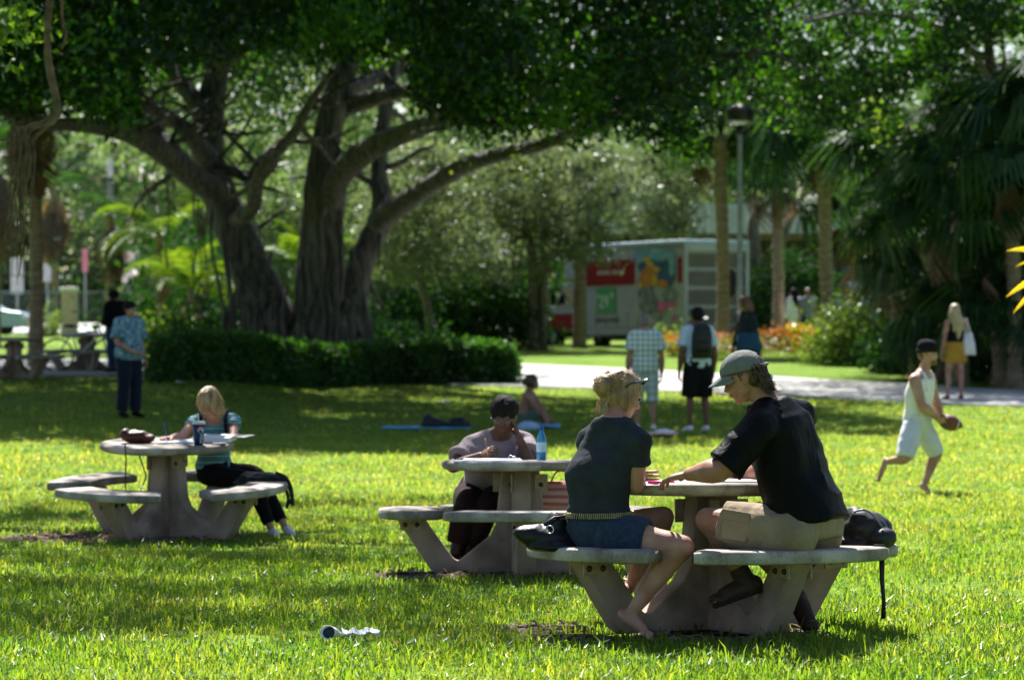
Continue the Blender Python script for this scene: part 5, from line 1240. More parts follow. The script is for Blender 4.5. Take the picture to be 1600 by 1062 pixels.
M['whitecloth'] = cloth('white cotton', (.86, .80, .84), (.80, .74, .79), 4, .2); M['boot'] = mat('brown boot leather', (.055, .03, .022), (.03, .018, .014), 12, .6, .2, 80); M['bootsole'] = mat('boot sole', (.02, .017, .015), None, 20, .8)
M['capcloth'] = cloth('grey green cap', (.165, .17, .155), (.13, .135, .125), 10); M['gold'] = mat('gold studs', (.50, .43, .24), (.3, .25, .13), 40, .4, metal=.8)
M['nylon'] = mat('black nylon', (.012, .013, .016), (.008, .008, .01), 14, .55, .4, 60, spec=.4); M['steel'] = mat('steel', (.6, .6, .62), None, 10, .25, metal=.9)
M['lens'] = mat('spectacle lens', (.35, .36, .38), (.3, .32, .34), 4, .05, spec=.9); M['lens'].node_tree.nodes['Principled BSDF'].inputs['Alpha'].default_value = .07; M['paper'] = mat('white paper', (.80, .80, .80), (.76, .76, .77), 3, .8); M['paperblue'] = mat('pale blue paper', (.45, .58, .75), None, 3, .8)

# ---------------- the couple
J = JT(0, pel=(935, 826, 15.1), che=(938, 738, 15.08), nk=(958, 655, 15.05), hd=(973, 618, 15.12), sR=(997, 692, 14.97), sL=(922, 690, 15.18), eR=(993, 756, 15.03), wR=(1000, 748, 15.26), hR=(1006, 748, 15.36),
       eL=(926, 748, 15.36), wL=(985, 746, 15.45), hL=(1006, 746, 15.46), pR=(962, 838, 14.98), pL=(912, 836, 15.2), kR=(1067, 854, 14.86), aR=(986, 957, 14.93), tR=(1011, 990, 14.86), kL=(1036, 808, 15.4), aL=(985, 912, 15.32), tL=(966, 938, 15.22))
w = person('barefoot blonde woman in charcoal tee and denim shorts sitting at the nearest table', J, (.5, .86, 0), (.84, .45, -.36), 'fair', 1.10, 1.0, .0075, True, hs=1.0)
shirt(w, M['charcoal'], .5, .013, .27, .99, noise=.011, nsc=9, st=(.6, .6, 1.8), extra=lambda t: .006 + .02 * max(0, .35 - t))
pants(w, M['denim'], .46, .016, 'shorts', .30, .005, .012)
def belt(f, t0, t1, inf, m, studs=None, name='belt'):
    R_ = f.rings(inf, t0, t1); q = MB(); q.loft([R_[i] for i in range(0, 25, 6)], 44, 2.3, cap=False); o = q.build(name, m, f.t)
    if studs:
        q = MB()
        for i in (3, 9, 15, 21):
            c, A, B = R_[i]
            for k in range(96):
                a = 6.2832 * k / 96; x, y = math.cos(a), math.sin(a); x = math.copysign(abs(x) ** (2 / 2.3), x); y = math.copysign(abs(y) ** (2 / 2.3), y); p = c + A * x + B * y; q.ell(p, (.0045, .0045, .0045), None, 6, 4)
        o2 = q.build('stud', studs, o); o2['kind'] = 'stuff'
    return o
belt(w, .235, .285, .030, M['blackpants'], M['gold'])
hair(w, 'bun', HM['blonde'], .006, .006)
P = w.P; paths = []
for k in range(900):
    a = rnd.uniform(-1.9, 1.9); el = rnd.uniform(-.6, 1.2); r0 = .092 + rnd.uniform(0, .006)
    x, y, z = math.sin(a) * math.cos(el), math.cos(a) * math.cos(el), math.sin(el); st = (x * .080, y * .098 - .012, .035 + z * .082)
    if st[1] > .055 and st[2] < .07: continue
    if st[2] < -.02 and abs(st[0]) > .05: continue
    e = (rnd.gauss(0, .022), -.135 + rnd.gauss(0, .022), .005 + rnd.gauss(0, .022)); mid = tuple((s_ + t_) / 2 * 1.0 for s_, t_ in zip(st, e)); L_ = math.sqrt(mid[0] ** 2 + (mid[1] + .01) ** 2 + (mid[2] - .03) ** 2); f_ = rnd.uniform(1.03, 1.16) * .096 / max(L_, .05)
    mid = (mid[0] * f_, (mid[1] + .01) * f_ - .01, (mid[2] - .03) * f_ + .03) if L_ < .096 else mid
    paths.append([P(*st), P(*mid), P(*e)])
strands('hair_strands', paths, .0016, HM['strand'], w.t); paths = []
for k in range(34):
    c = (rnd.gauss(0, .014), -.125 + rnd.gauss(0, .015), .005 + rnd.gauss(0, .022)); r = rnd.uniform(.03, .055); ax = Vector((rnd.gauss(0, 1), rnd.gauss(0, .6), rnd.gauss(0, 1))).normalized(); u = ax.orthogonal().normalized(); v = ax.cross(u); a0 = rnd.uniform(0, 6.28)
    paths.append([P(*(Vector(c) + (u * math.cos(a0 + j * .7) + v * math.sin(a0 + j * .7)) * r)) for j in range(6)])
for k in range(3):
    st = (rnd.uniform(-.07, .07), rnd.uniform(-.1, .02), rnd.uniform(-.05, .11)); d_ = Vector((rnd.gauss(0, 1), rnd.gauss(-.5, .8), rnd.gauss(.1, .8))).normalized(); b = Vector(st); n_ = (b - Vector((0, -.02, .03))).normalized() * .06
    paths.append([P(*(b)), P(*(b + n_ * .6 + d_ * .02)), P(*(b + n_ * .75 + d_ * .06 - Vector((0, 0, .02))))])
for k in range(40):
    st = (rnd.uniform(-.05, .05), -.08, -.03); paths.append([P(*st), P(st[0], -.10, -.07), P(st[0] * 1.2 + rnd.gauss(0, .01), -.095 + rnd.gauss(0, .012), -.11 - rnd.uniform(0, .04))])
strands('hair_strands', paths, .0013, HM['strand'], w.t)
sg = thing('sunglasses', 'dark sunglasses pushed up on the blonde woman\'s head', 'sunglasses', P(.04, .05, .11))
for x in (-1, 1):
    q = MB(); q.loft([(P(x * .036, .066, .100), w.H.col[0] * .030, (w.H.col[1] * .4 + w.H.col[2]) * .021), (P(x * .036, .074, .104), w.H.col[0] * .028, (w.H.col[1] * .4 + w.H.col[2]) * .019)], 16, 3); q.build('lens', M['black_metal'], sg)
    q = MB(); q.tube([P(x * .068, .066, .105), P(x * .086, .02, .085), P(x * .090, -.03, .055), P(x * .088, -.05, .03)], [.006, .005, .005, .006], 6); q.build('temple_arm', mat('teal black plastic', (.02, .06, .07), None, 5, .25), sg)
q = MB(); q.tube([P(-.012, .072, .106), P(0, .075, .108), P(.012, .072, .106)], .003, 6); q.build('bridge', M['black_metal'], sg)
q = MB(); q.tube([w.J['aL'] + Vector((math.cos(a) * .036, math.sin(a) * .036, -.01 * math.cos(a) + .02)) for a in np.linspace(0, 6.2832, 20)], .0022, 5); q.build('anklet', M['gold'], w.t)

J = JT(0, pel=(1268, 816, 14.9), che=(1232, 726, 14.92), nk=(1200, 630, 14.9), hd=(1163, 592, 14.9), sL=(1186, 668, 14.70), sR=(1250, 650, 15.12), eL=(1130, 733, 14.66), wL=(1076, 741, 14.92), hL=(1040, 747, 15.0),
       eR=(1200, 735, 15.35), wR=(1168, 742, 15.42), hR=(1145, 746, 15.44), pL=(1240, 834, 14.76), pR=(1280, 832, 15.02), kL=(1106, 812, 14.98), aL=(1166, 908, 15.0), tL=(1124, 934, 14.95), kR=(1155, 815, 15.3), aR=(1243, 930, 15.28), tR=(1266, 974, 15.12))
m = person('man in black tee, khaki cargo shorts and grey cap, sitting at the nearest table', J, (-.8, .52, 0), (-.93, .12, -.35), 'tan', 1.20, 1.0, .0075, False, belly=.012, hs=1.02, hands=dict(nL=Vector((0, .2, -1)), cL=.45, s=1.15))
shirt(m, M['blackshirt'], .96, .020, .10, .985, noise=.022, nsc=6, st=(.8, .8, 1.2), sl_r=1.16, extra=lambda t: .018 * max(0, min(1, (.75 - t) * 3)))
pants(m, M['khaki'], .80, .010, 'cargo_shorts', .33, .020, .018, 9)
# cargo pocket with flap on the near thigh
Jm = m.J; td = (Jm['kL'] - Jm['pL']).normalized(); tn = Vector((0, -1, 0)); tn = (tn - td * tn.dot(td)).normalized(); tu = tn.cross(td); tu = tu if tu.z > 0 else -tu
c = Jm['pL'].lerp(Jm['kL'], .57) + tn * .108 + tu * .0; Rk = Matrix((td, tu, tn)).transposed()
q = MB(); q.box(c, (.072, .072, .012), Rk); q.build('pocket', M['khaki'], m.t, bevel=.01)
q = MB(); q.box(c + tu * .05 + tn * .013, (.076, .026, .006), Rk); q.build('pocket_flap', M['khaki'], m.t, bevel=.004)
shoes(m, M['boot'], .06, 1.12, 'boot', M['bootsole'])
hair(m, 'short', HM['brown'], .004, .006, .93)
P = m.P; paths = []
for k in range(260):
    x = rnd.uniform(-.085, .085); y = -.05 - .05 * math.sqrt(max(0, 1 - (x / .09) ** 2)) + rnd.uniform(0, .03); z = rnd.uniform(-.01, .06); L_ = rnd.uniform(.07, .13); w1 = rnd.uniform(-.012, .012)
    paths.append([P(x, y, z), P(x * 1.08 + w1, y - .025, z - L_ * .35), P(x * 1.1 - w1, y - .012, z - L_ * .7), P(x * 1.12 + w1, y - .040, z - L_)])
strands('hair_strands', paths, .0028, HM['brown'], m.t, 5)
q = MB(); q.ell(P(0, -.085, -.035), (.075, .04, .06), m.H); o = link(remesh(q, .008, 2, .012, 30), 'back_hair', HM['brown'], m.t)
# cap: panelled dome, brim, button, opening strap
cp = thing('baseball_cap', 'grey green baseball cap on the seated man\'s head', 'cap', P(0, 0, .08)); H = m.H; k = m.hs
q = MB(); vs = []; fs = []; NA, NR = 36, 10
def dome(a, e, off=0):
    r = (.094 + off, .116 + off, .102 + off); return P(math.cos(a) * math.cos(e) * r[0], -.010 + math.sin(a) * math.cos(e) * r[1], .038 + math.sin(e) * r[2] + .012 * math.sin(a) * (1 - math.sin(e)))
for off in (0, -.004):
    for j in range(NR + 1):
        for i in range(NA):
            a = 2 * math.pi * i / NA; back = max(0, -math.sin(a)); e0 = .02 ; hole = 0
            vs.append(dome(a, e0 + (math.pi / 2 - e0 - .02) * j / NR, off + (-.0022 if i % 6 == 0 else 0)))
n0 = NA * (NR + 1)
def inhole(i, j):
    a = 2 * math.pi * (i + .5) / NA; da = abs(a - 1.5 * math.pi); return da < .50 and 1 <= j <= 2 + int(2 * math.cos(da * 3.0))
for j in range(NR):
    for i in range(NA):
        if inhole(i, j): continue
        a, b = j * NA + i, j * NA + (i + 1) % NA; fs.append((a, b, b + NA, a + NA)); fs.append((a + n0, a + NA + n0, b + NA + n0, b + n0))
fs.append(tuple(NR * NA + i for i in range(NA))); q.add(vs, fs); q.build('crown', M['capcloth'], cp)
q = MB(); vs = []; fs = []
for j in range(9):
    for i in range(17):
        u = -1 + 2 * i / 16; a = math.pi / 2 + u * 1.0; r0 = 1.0; out = .078 * (1 - abs(u) ** 3) * j / 8
        vs.append(P(math.cos(a) * (.089), -.010 + math.sin(a) * .110 + out, .042 + .012 * math.sin(a) - .030 * (j / 8) - .012 * u * u * (j / 8) - .010 * u * u))
for j in range(8):
    for i in range(16): a = j * 17 + i; fs.append((a, a + 1, a + 18, a + 17))
q.add(vs, fs); o = q.build('brim', M['capcloth'], cp); s_ = o.modifiers.new('s', 'SOLIDIFY'); s_.thickness = .004
q = MB(); q.tube([dome(1.5 * math.pi + u, .045, .003) for u in np.linspace(-.62, .62, 12)], .009, 8); q.build('strap', M['capcloth'], cp)
q = MB(); q.ell(P(0, -.01, .137), (.008, .008, .005)); q.build('button', M['capcloth'], cp)
def glasses(f, label, col, rim=.0022, w_=.026, h_=.019, y=.101, z=.004):
    g = thing('glasses', label, 'glasses', f.P(0, .1, 0)); P = f.P; H = f.H; s = f.hs
    for x in (-1, 1):
        q = MB(); q.tube([P(x * .033 + math.cos(a) * w_, y - .006 * abs(math.cos(a)), z + math.sin(a) * h_) for a in np.linspace(0, 6.2832, 21)], rim, 6, cap=False); q.build('rim', col, g)
        q = MB(); q.loft([(P(x * .033, y - .002, z), H.col[0] * w_ * s, H.col[2] * h_ * s), (P(x * .033, y, z), H.col[0] * w_ * s, H.col[2] * h_ * s)], 16); q.build('lens', M['lens'], g)
        q = MB(); q.tube([P(x * (.033 + w_), y - .004, z + .004), P(x * .078, .07, z + .006), P(x * .086, .0, z + .01), P(x * .084, -.02, z - .006)], rim, 6); q.build('temple_arm', col, g)
    q = MB(); q.tube([P(-.008, y, z + .004), P(0, y + .004, z + .007), P(.008, y, z + .004)], rim, 6); q.build('bridge', col, g)
glasses(m, 'thin wire glasses on the seated man in the cap', M['gold'], .0014)

# ---------------- woman at the middle table
J = JT(0, pel=(757, 766, 20.85), che=(770, 716, 20.72), nk=(783, 674, 20.60), hd=(788, 651, 20.50), sR=(737, 696, 20.66), sL=(822, 692, 20.66), eR=(706, 730, 20.42), wR=(752, 711, 20.30), hR=(766, 703, 20.24), eL=(826, 722, 20.40), wL=(811, 683, 20.42), hL=(803, 662, 20.44),
       pR=(735, 776, 20.8), pL=(780, 776, 20.8), kR=(728, 790, 20.38), kL=(762, 792, 20.38), aR=(712, 868, 20.36), aL=(727, 870, 20.42), tR=(710, 884, 20.24), tL=(726, 885, 20.3))
f = person('woman with short black hair and glasses resting her cheek on her hand, writing', J, (-.1, -1, 0), (-.12, -.95, -.26), 'dark', 1.06, 1.0, .009, True, hs=1.02, hands=dict(nR=Vector((.4, .5, -.7)), cR=.7, nL=Vector((-1, -.1, .1)), cL=.25), bust=.085, belly=.03)
shirt(f, M['mauve'], .62, .020, .12, .955, noise=.010, nsc=8, sl_r=1.25, extra=lambda t: .03 * max(0, 1 - abs(t - .6) * 4))
pants(f, cloth('dark brown trousers', (.03, .018, .015)), 1.75, .022, flare=.01); hair(f, 'afro', HM['black'], .006, .007); shoes(f, mat('dark brown boots', (.03, .017, .012), None, 12, .5), .2, 1.05, 'boot')
glasses(f, 'silver rimmed glasses worn by the woman resting on her hand', mat('dark silver', (.2, .2, .21), None, 8, .4, metal=.6), .0014)
q = MB(); q.tube([T(763, 714, 20.2), T(758, 684, 20.22)], [.003, .004], 6); tag(q.build('pencil', mat('pencil wood', (.5, .22, .08), None, 10, .5), origin=T(760, 700, 20.2)), 'brown pencil in the hand of the woman with glasses', 'pencil')

# ---------------- girl at the left table
J = JT(0, pel=(335, 732, 24.45), che=(334, 684, 24.35), nk=(334, 651, 24.22), hd=(328, 630, 24.02), sR=(304, 660, 24.25), sL=(365, 657, 24.3), eR=(284, 681, 24.02), wR=(268, 684, 23.84), hR=(257, 684, 23.78), eL=(364, 684, 24.08), wL=(325, 686, 23.98), hL=(305, 687, 23.95),
       pR=(325, 740, 24.38), pL=(352, 738, 24.5), kR=(394, 752, 24.16), kL=(402, 742, 24.42), aR=(424, 826, 24.1), aL=(445, 822, 24.28), tR=(436, 841, 24.0), tL=(461, 838, 24.14))
f = person('girl with blonde fringe and teal striped top writing at the tilted table', J, (-.1, -1, 0), (-.28, -.66, -.9), 'fair', .92, .98, .009, True, hs=1.0, hands=dict(nR=Vector((.2, .2, -1)), cR=.6, nL=Vector((0, .1, -1)), cL=.2))
def striped():
    m, n, l, b = newmat('teal and white striped jersey'); b.inputs['Roughness'].default_value = .85
    tc = n.new('ShaderNodeTexCoord'); w_ = n.new('ShaderNodeTexWave'); w_.bands_direction = 'Z'; w_.inputs['Scale'].default_value = 3.4; w_.inputs['Distortion'].default_value = .8; l.new(tc.outputs['Object'], w_.inputs['Vector'])
    r = n.new('ShaderNodeValToRGB'); r.color_ramp.interpolation = 'CONSTANT'; e = r.color_ramp.elements; e[0].color = (.06, .24, .28, 1); e[1].position = .42; e[1].color = (.55, .58, .62, 1); x = e.new(.62); x.color = (.02, .025, .04, 1); x = e.new(.82); x.color = (.06, .24, .28, 1)
    l.new(w_.outputs[1], r.inputs[0]); l.new(r.outputs[0], b.inputs['Base Color']); return m
shirt(f, striped(), .35, .013, .12, .93, noise=.006, nsc=11, name='striped_top')
for x in (-1, 1):
    q = MB(); sh = f.J['sR' if x > 0 else 'sL']; c = sh.lerp(f.J['nk'], .35); P_, R_ = smooth_path([c + Vector((0, .09, -.12)), c + Vector((0, .02, .075)), c + Vector((0, -.10, -.02)), c + Vector((-.02 * x, -.13, -.20))], .014, 4); q.tube(P_, R_, 8); q.build('vest_strap', M['blackpants'], f.t)
pants(f, M['blackpants'], 1.88, .012); shoes(f, mat('white sandals', (.7, .7, .7), None, 6, .5), 0, .85, 'sandal'); hair(f, 'bang', HM['blonde'], .008, .007)
P = f.P; paths = []
for k in range(260):
    a = rnd.uniform(0, 6.28); x0_, y0_ = math.cos(a), math.sin(a); L_ = rnd.uniform(.10, .19) * (1 if y0_ < .5 else .62); paths.append([P(rnd.gauss(0, .01), -.01, .135), P(x0_ * .07, -.015 + y0_ * .085, .10), P(x0_ * .094, -.010 + y0_ * .108, .10 - L_ * .45), P(x0_ * .098, -.005 + y0_ * .110, .10 - L_)])
strands('hair_strands', paths, .0026, HM['strand'], f.t)
q = MB(); q.tube([T(262, 688, 23.74), T(256, 660, 23.72)], [.003, .005], 6); tag(q.build('pen', mat('blue pen', (.05, .1, .35), None, 10, .4), origin=T(259, 675, 23.7)), 'blue pen in the hand of the girl with the fringe', 'pen')

# ---------------- ball player
J = JT(0, pel=(1433, 656, 31), che=(1436, 619, 31), nk=(1443, 581, 31), hd=(1450, 553, 31), sR=(1429, 593, 30.85), sL=(1452, 589, 31.14), eR=(1441, 634, 30.76), wR=(1464, 652, 30.88), hR=(1478, 664, 30.95), eL=(1462, 625, 31.2), wL=(1470, 650, 31.15), hL=(1482, 660, 31.1),
       pR=(1426, 666, 30.9), pL=(1440, 666, 31.06), kR=(1414, 716, 30.76), aR=(1386, 721, 30.92), tR=(1372, 750, 30.92), kL=(1464, 709, 31.12), aL=(1444, 757, 31.05), tL=(1453, 771, 30.96))
f = person('barefoot running man in white tank top and white shorts with a black beanie', J, (.8, -.55, 0), (.86, -.5, -.05), 'fair', 1.08, 1.0, .011, False, hs=1.0, root=G(1438, 770), hands=dict(nR=Vector((.3, .6, .5)), nL=Vector((.2, -1, .3)), cR=.5, cL=.5))
shirt(f, M['whitecloth'], 0, .010, .15, .90, shoulders=False, name='tank_top', noise=.006)
for x in 'LR':
    q = MB(); c = f.J['nk'].lerp(f.J['s' + x], .48); u = (f.J['nk'] - f.J['che']).normalized(); fw = f.fw; P_, R_ = smooth_path([c - u * .16 - fw * .10, c - u * .02 - fw * .07, c + u * .045, c - u * .02 + fw * .075, c - u * .16 + fw * .115], .019, 4); q.tube(P_, R_, 8); q.build('tank_strap', M['whitecloth'], f.t)
pants(f, cloth('white mesh shorts', (.70, .68, .76), (.62, .60, .69)), .97, .008, 'shorts', .30, .012, .014, 9)
hair(f, 'short', HM['auburn'], .004, .008, .97)
P = f.P; q = MB(); q.ell(P(0, .062, -.078), (.040 * .98, .040 * .98, .034), f.H); link(remesh(q, .006, 1, .006, 50), 'beard', HM['auburn'], f.t)
bn = thing('beanie', 'black knitted beanie on the running ball player', 'beanie', P(0, 0, .1)); q = MB(); q.loft([(P(0, -.012, .022) , f.H.col[0] * .088, f.H.col[1] * .106), (P(0, -.01, .045), f.H.col[0] * .093, f.H.col[1] * .112), (P(0, -.012, .075), f.H.col[0] * .092, f.H.col[1] * .112), (P(0, -.016, .118), f.H.col[0] * .080, f.H.col[1] * .098), (P(0, -.02, .146), f.H.col[0] * .048, f.H.col[1] * .06), (P(0, -.02, .154), f.H.col[0] * .01, f.H.col[1] * .01)], 28)
q.build('knit', cloth('black knit', (.015, .015, .018), None, 60, .6), bn); q = MB(); q.loft([(P(0, -.016, .018), f.H.col[0] * .091, f.H.col[1] * .108 + f.H.col[2] * .014), (P(0, -.016, .032), f.H.col[0] * .096, f.H.col[1] * .113 + f.H.col[2] * .014), (P(0, -.016, .055), f.H.col[0] * .095, f.H.col[1] * .113 + f.H.col[2] * .010)], 28); q.build('cuff', cloth('black rib knit', (.02, .02, .022), None, 80, .8), bn)
fb_ = thing('football', 'brown leather football held by the running man', 'ball', T(1484, 660, 30.98)); c = fb_.location; A = Vector((1, -.1, -.28)).normalized(); Rb = frame(A); q = MB(); r = []
for i in range(15): u = -1 + 2 * i / 14; r.append((c + A * .14 * u, Rb.col[0] * .085 * max(1 - u * u, .003) ** .8, Rb.col[2] * .085 * max(1 - u * u, .003) ** .8))
q.loft(r, 18); q.build('leather', mat('football leather', (.20, .075, .04), (.14, .05, .03), 30, .55, .3, 150), fb_)
q = MB(); q.loft([(c + A * .14 * u, Rb.col[0] * .0865 * (1 - u * u) ** .8, Rb.col[2] * .0865 * (1 - u * u) ** .8) for u in (.60, .66)], 18, cap=False); q.build('stripe', M['print_white'], fb_)

# ---------------- standing people
def st(label, px, py, hpx, yaw, **k):
    g = G(px, py); s = F_PX / g.y; Hh = hpx / s * k.pop('hf', 1.0); over = k.pop('over', None); lean = k.pop('lean', 0); J, fw, sc = stand(g, Hh, yaw, over, lean)
    hy = k.pop('hyaw', yaw); tilt = k.pop('tilt', -.05); f = person(label, J, fw, ydir(hy) + Vector((0, 0, tilt)), k=sc, voxel=k.pop('voxel', .016), root=g, **k); f.s = s; return f
def plaid(n, cols, sc=14):
    m, nn, l, b = newmat(n); b.inputs['Roughness'].default_value = .85; tc = nn.new('ShaderNodeTexCoord'); outs = []
    for dr in ('X', 'Z'):
        w_ = nn.new('ShaderNodeTexWave'); w_.bands_direction = dr; w_.inputs['Scale'].default_value = sc / 3.2; l.new(tc.outputs['Object'], w_.inputs['Vector'])
        r = nn.new('ShaderNodeValToRGB'); r.color_ramp.elements[0].position = .62; r.color_ramp.elements[1].position = .72; r.color_ramp.elements[0].color = (1, 1, 1, 1); r.color_ramp.elements[1].color = (*cols[1], 1); l.new(w_.outputs[1], r.inputs[0]); outs.append(r.outputs[0])
    mu = nn.new('ShaderNodeMix'); mu.data_type = 'RGBA'; mu.blend_type = 'MULTIPLY'; mu.inputs[0].default_value = 1; l.new(outs[0], mu.inputs[6]); l.new(outs[1], mu.inputs[7])
    m2 = nn.new('ShaderNodeMix'); m2.data_type = 'RGBA'; m2.blend_type = 'MULTIPLY'; m2.inputs[0].default_value = 1; l.new(mu.outputs[2], m2.inputs[6]); m2.inputs[7].default_value = (*cols[0], 1); l.new(m2.outputs[2], b.inputs['Base Color']); return m
f = st('man with cropped grey hair in a pale plaid shirt and pale shorts, seen from behind', 1008, 674, 183, .05, skin='fair', build=1.0)
shirt(f, plaid('pale blue plaid', ((.74, .80, .84), (.60, .66, .58)), 13), .75, .03, -.0, .98, flare=.05, sl_r=1.25, noise=.008); pants(f, plaid('pale check shorts', ((.6, .64, .66), (.75, .78, .75)), 10), 1.15, .025, 'shorts', .3, .008, .03); hair(f, 'crop', HM['grey'], 0); shoes(f, M['whitecloth'])
f = st('young man with a black backpack, pale tee and black shorts, seen from behind', 1090, 676, 195, .28, skin='brown', build=1.0)
bpj = f
shirt(f, mat('white tee with blue shoulders', (.62, .68, .78), (.40, .55, .80), 2.2, .85), .75, .022, .05, .98, flare=.03, sl_r=1.2); pants(f, M['blackpants'], 1.0, .03, 'shorts', .3, .008, .02); hair(f, 'short', HM['black'], .006); shoes(f, M['whitecloth'])
def pack(f, label, w_=.15, h_=.24, d_=.10, off=.20):
    J = f.J; u = (J['nk'] - J['pel']).normalized(); s = f.sh_side; bk = -f.fw; c = J['che'] + bk * (off - .02) + u * .03; t = thing('backpack', label, 'backpack', c - u * h_); k = f.k; q = MB()
    q.loft([(c - u * h_ * k, s * w_ * .85, bk * d_ * .8), (c - u * h_ * .8 * k, s * w_, bk * d_), (c + u * h_ * .3 * k, s * w_ * .98, bk * d_ * .95), (c + u * h_ * .8 * k, s * w_ * .8, bk * d_ * .7), (c + u * h_ * k, s * w_ * .4, bk * d_ * .35)], 24, 3.2); q.build('bag', M['nylon'], t)
    q = MB(); q.loft([(c - u * .17 + bk * d_ * .8, s * w_ * .72, bk * .045), (c - u * .02 + bk * d_ * .8, s * w_ * .7, bk * .045), (c + bk * d_ * .75, s * w_ * .5, bk * .02)], 20, 3); q.build('pocket', M['nylon'], t)
    for x in (-1, 1):
        a = c + s * x * .09 + u * .2; q = MB(); P_, R_ = smooth_path([a + bk * -.06, a + u * .03 - bk * .12, a - bk * .24 - u * .04, a - bk * .28 - u * .18 + s * x * .02, a - bk * .2 - u * .34 + s * x * .05, a - bk * .02 - u * .40], .014, 4); q.tube(P_, R_, 8); q.build('strap', M['nylon'], t)
    return t
pack(f, 'black backpack worn by the young man in black shorts')
f = st('woman with long brown hair in a dark top walking with a blue bag', 1164, 619, 155, 2.2, hyaw=1.2, skin='fair', build=.92, female=True)
shirt(f, cloth('dark navy top', (.02, .03, .05)), 1.9, .018, .1, .98); pants(f, M['jeans'], 1.9, .015); hair(f, 'long', HM['auburn'], .012, .012); shoes(f, M['blackpants'])
bg = thing('shoulder_bag', 'blue denim shoulder bag carried by the long-haired woman on the path', 'bag', T(1170, 540, 50.4)); q = MB(); c = bg.location; q.loft([(c + Vector((0, 0, -.2)), (.2, 0, 0), (0, .05, 0)), (c + Vector((0, 0, 0)), (.22, 0, 0), (0, .08, 0)), (c + Vector((.0, 0, .22)), (.17, 0, 0), (0, .04, 0))], 20, 3); q.build('bag', cloth('blue bag cloth', (.03, .09, .14), (.02, .07, .11)), bg)
q = MB(); q.tube([c + Vector((-.15, 0, .2)), c + Vector((-.08, .05, .5)), c + Vector((.08, .05, .5)), c + Vector((.15, 0, .2))], .012, 6); q.build('strap', M['nylon'], bg)
f = st('woman in a white blouse with a dark ponytail strolling beyond the flower bed', 1240, 543, 92, .5, hyaw=.9, skin='fair', build=.95, female=True, voxel=.022); shirt(f, M['whitecloth'], 1.9, .03, -.02, .98, flare=.1); pants(f, M['whitecloth'], 1.9, .015); hair(f, 'long', HM['black'], .01, .016)
f = st('man in a grey tee walking beside the woman in white', 1262, 543, 92, .2, skin='fair', voxel=.022); shirt(f, cloth('grey tee', (.22, .25, .30)), .8, .025, 0, .98); pants(f, M['jeans'], 1.9, .018); hair(f, 'crop', HM['auburn'], 0)
f = st('long-haired blonde woman in black top and mustard skirt walking away on the path', 1493, 626, 150, .35, hyaw=-.3, skin='fair', build=.95, female=True, over=dict(kL=(-.13, .04, .49), aL=(-.17, -.02, .085), tL=(-.2, .12, .03), kR=(.12, .03, .49), aR=(.15, .06, .085), tR=(.17, .2, .03)))
shirt(f, M['blackpants'], 0, .014, .2, .86, shoulders=False, name='black_top'); skirt(f, cloth('mustard cloth', (.50, .27, .04), (.42, .22, .03)), .52, .03, hi=.3); hair(f, 'long', HM['pale'], .014, .012); shoes(f, cloth('flip flop', (.12, .08, .06)), 0, .85, 'sandal')
bg = thing('tote_bag', 'cream tote bag hanging from the blonde woman\'s right shoulder', 'bag', T(1513, 555, f.J['pel'].y)); c = T(1513, 537, f.J['pel'].y - .03); q = MB(); q.loft([(c + Vector((.03, 0, -.20)), (.11, 0, 0), (0, .06, 0)), (c + Vector((.01, 0, 0)), (.11, 0, 0), (0, .07, 0)), (c + Vector((-.01, 0, .2)), (.07, 0, 0), (0, .03, 0))], 18, 3); q.build('bag', M['whitecloth'], bg)
q = MB(); q.tube([c + Vector((-.05, 0, .18)), f.J['sR'] + Vector((.02, .05, .07)), f.J['sR'] + Vector((.03, -.05, .06)), c + Vector((.04, -.02, .18))], .012, 6); q.build('strap', M['whitecloth'], bg)
def tiedye():
    m, n, l, b = newmat('blue tie-dye cotton'); b.inputs['Roughness'].default_value = .85; tc = n.new('ShaderNodeTexCoord'); v = n.new('ShaderNodeTexNoise'); v.inputs['Scale'].default_value = 9; v.inputs['Detail'].default_value = 3; v.inputs['Distortion'].default_value = 2.5; l.new(tc.outputs['Object'], v.inputs['Vector'])
    r = n.new('ShaderNodeValToRGB'); e = r.color_ramp.elements; e[0].position = .35; e[0].color = (.03, .10, .16, 1); e[1].position = .68; e[1].color = (.42, .52, .56, 1); x = e.new(.5); x.color = (.11, .24, .33, 1); l.new(v.outputs[0], r.inputs[0]); l.new(r.outputs[0], b.inputs['Base Color']); return m
f = st('woman in a loose blue tie-dye tee and jeans standing in the tree\'s shade', 202, 653, 181, 3.14 + .75, hyaw=3.14 + 1.0, skin='fair', build=1.12, female=True, belly=.03, over=dict(wR=(.10, .26, .98), eR=(.26, .05, 1.12), hR=(.02, .30, .95)))
shirt(f, tiedye(), .8, .035, -.03, .98, flare=.05, sl_r=1.3, noise=.012); pants(f, cloth('very dark jeans', (.010, .016, .035)), 1.95, .025, flare=.01); hair(f, 'short', HM['black'], .008, .012); shoes(f, M['blackpants'])
f = st('person in a black jacket and blue jeans with bowed head standing at the shaded tables', 180, 583, 130, .9, hyaw=1.2, skin='fair', build=1.1, tilt=-.5, over=dict(hd=(0, .07, 1.59), wL=(-.1, .25, 1.05), eL=(-.25, 0, 1.12), hL=(-.05, .33, 1.08)))
shirt(f, M['blackpants'], 1.9, .035, .0, .98); pants(f, M['jeans'], 1.95, .02); hair(f, 'bun', HM['black'], .008, .012); shoes(f, M['blackpants'])
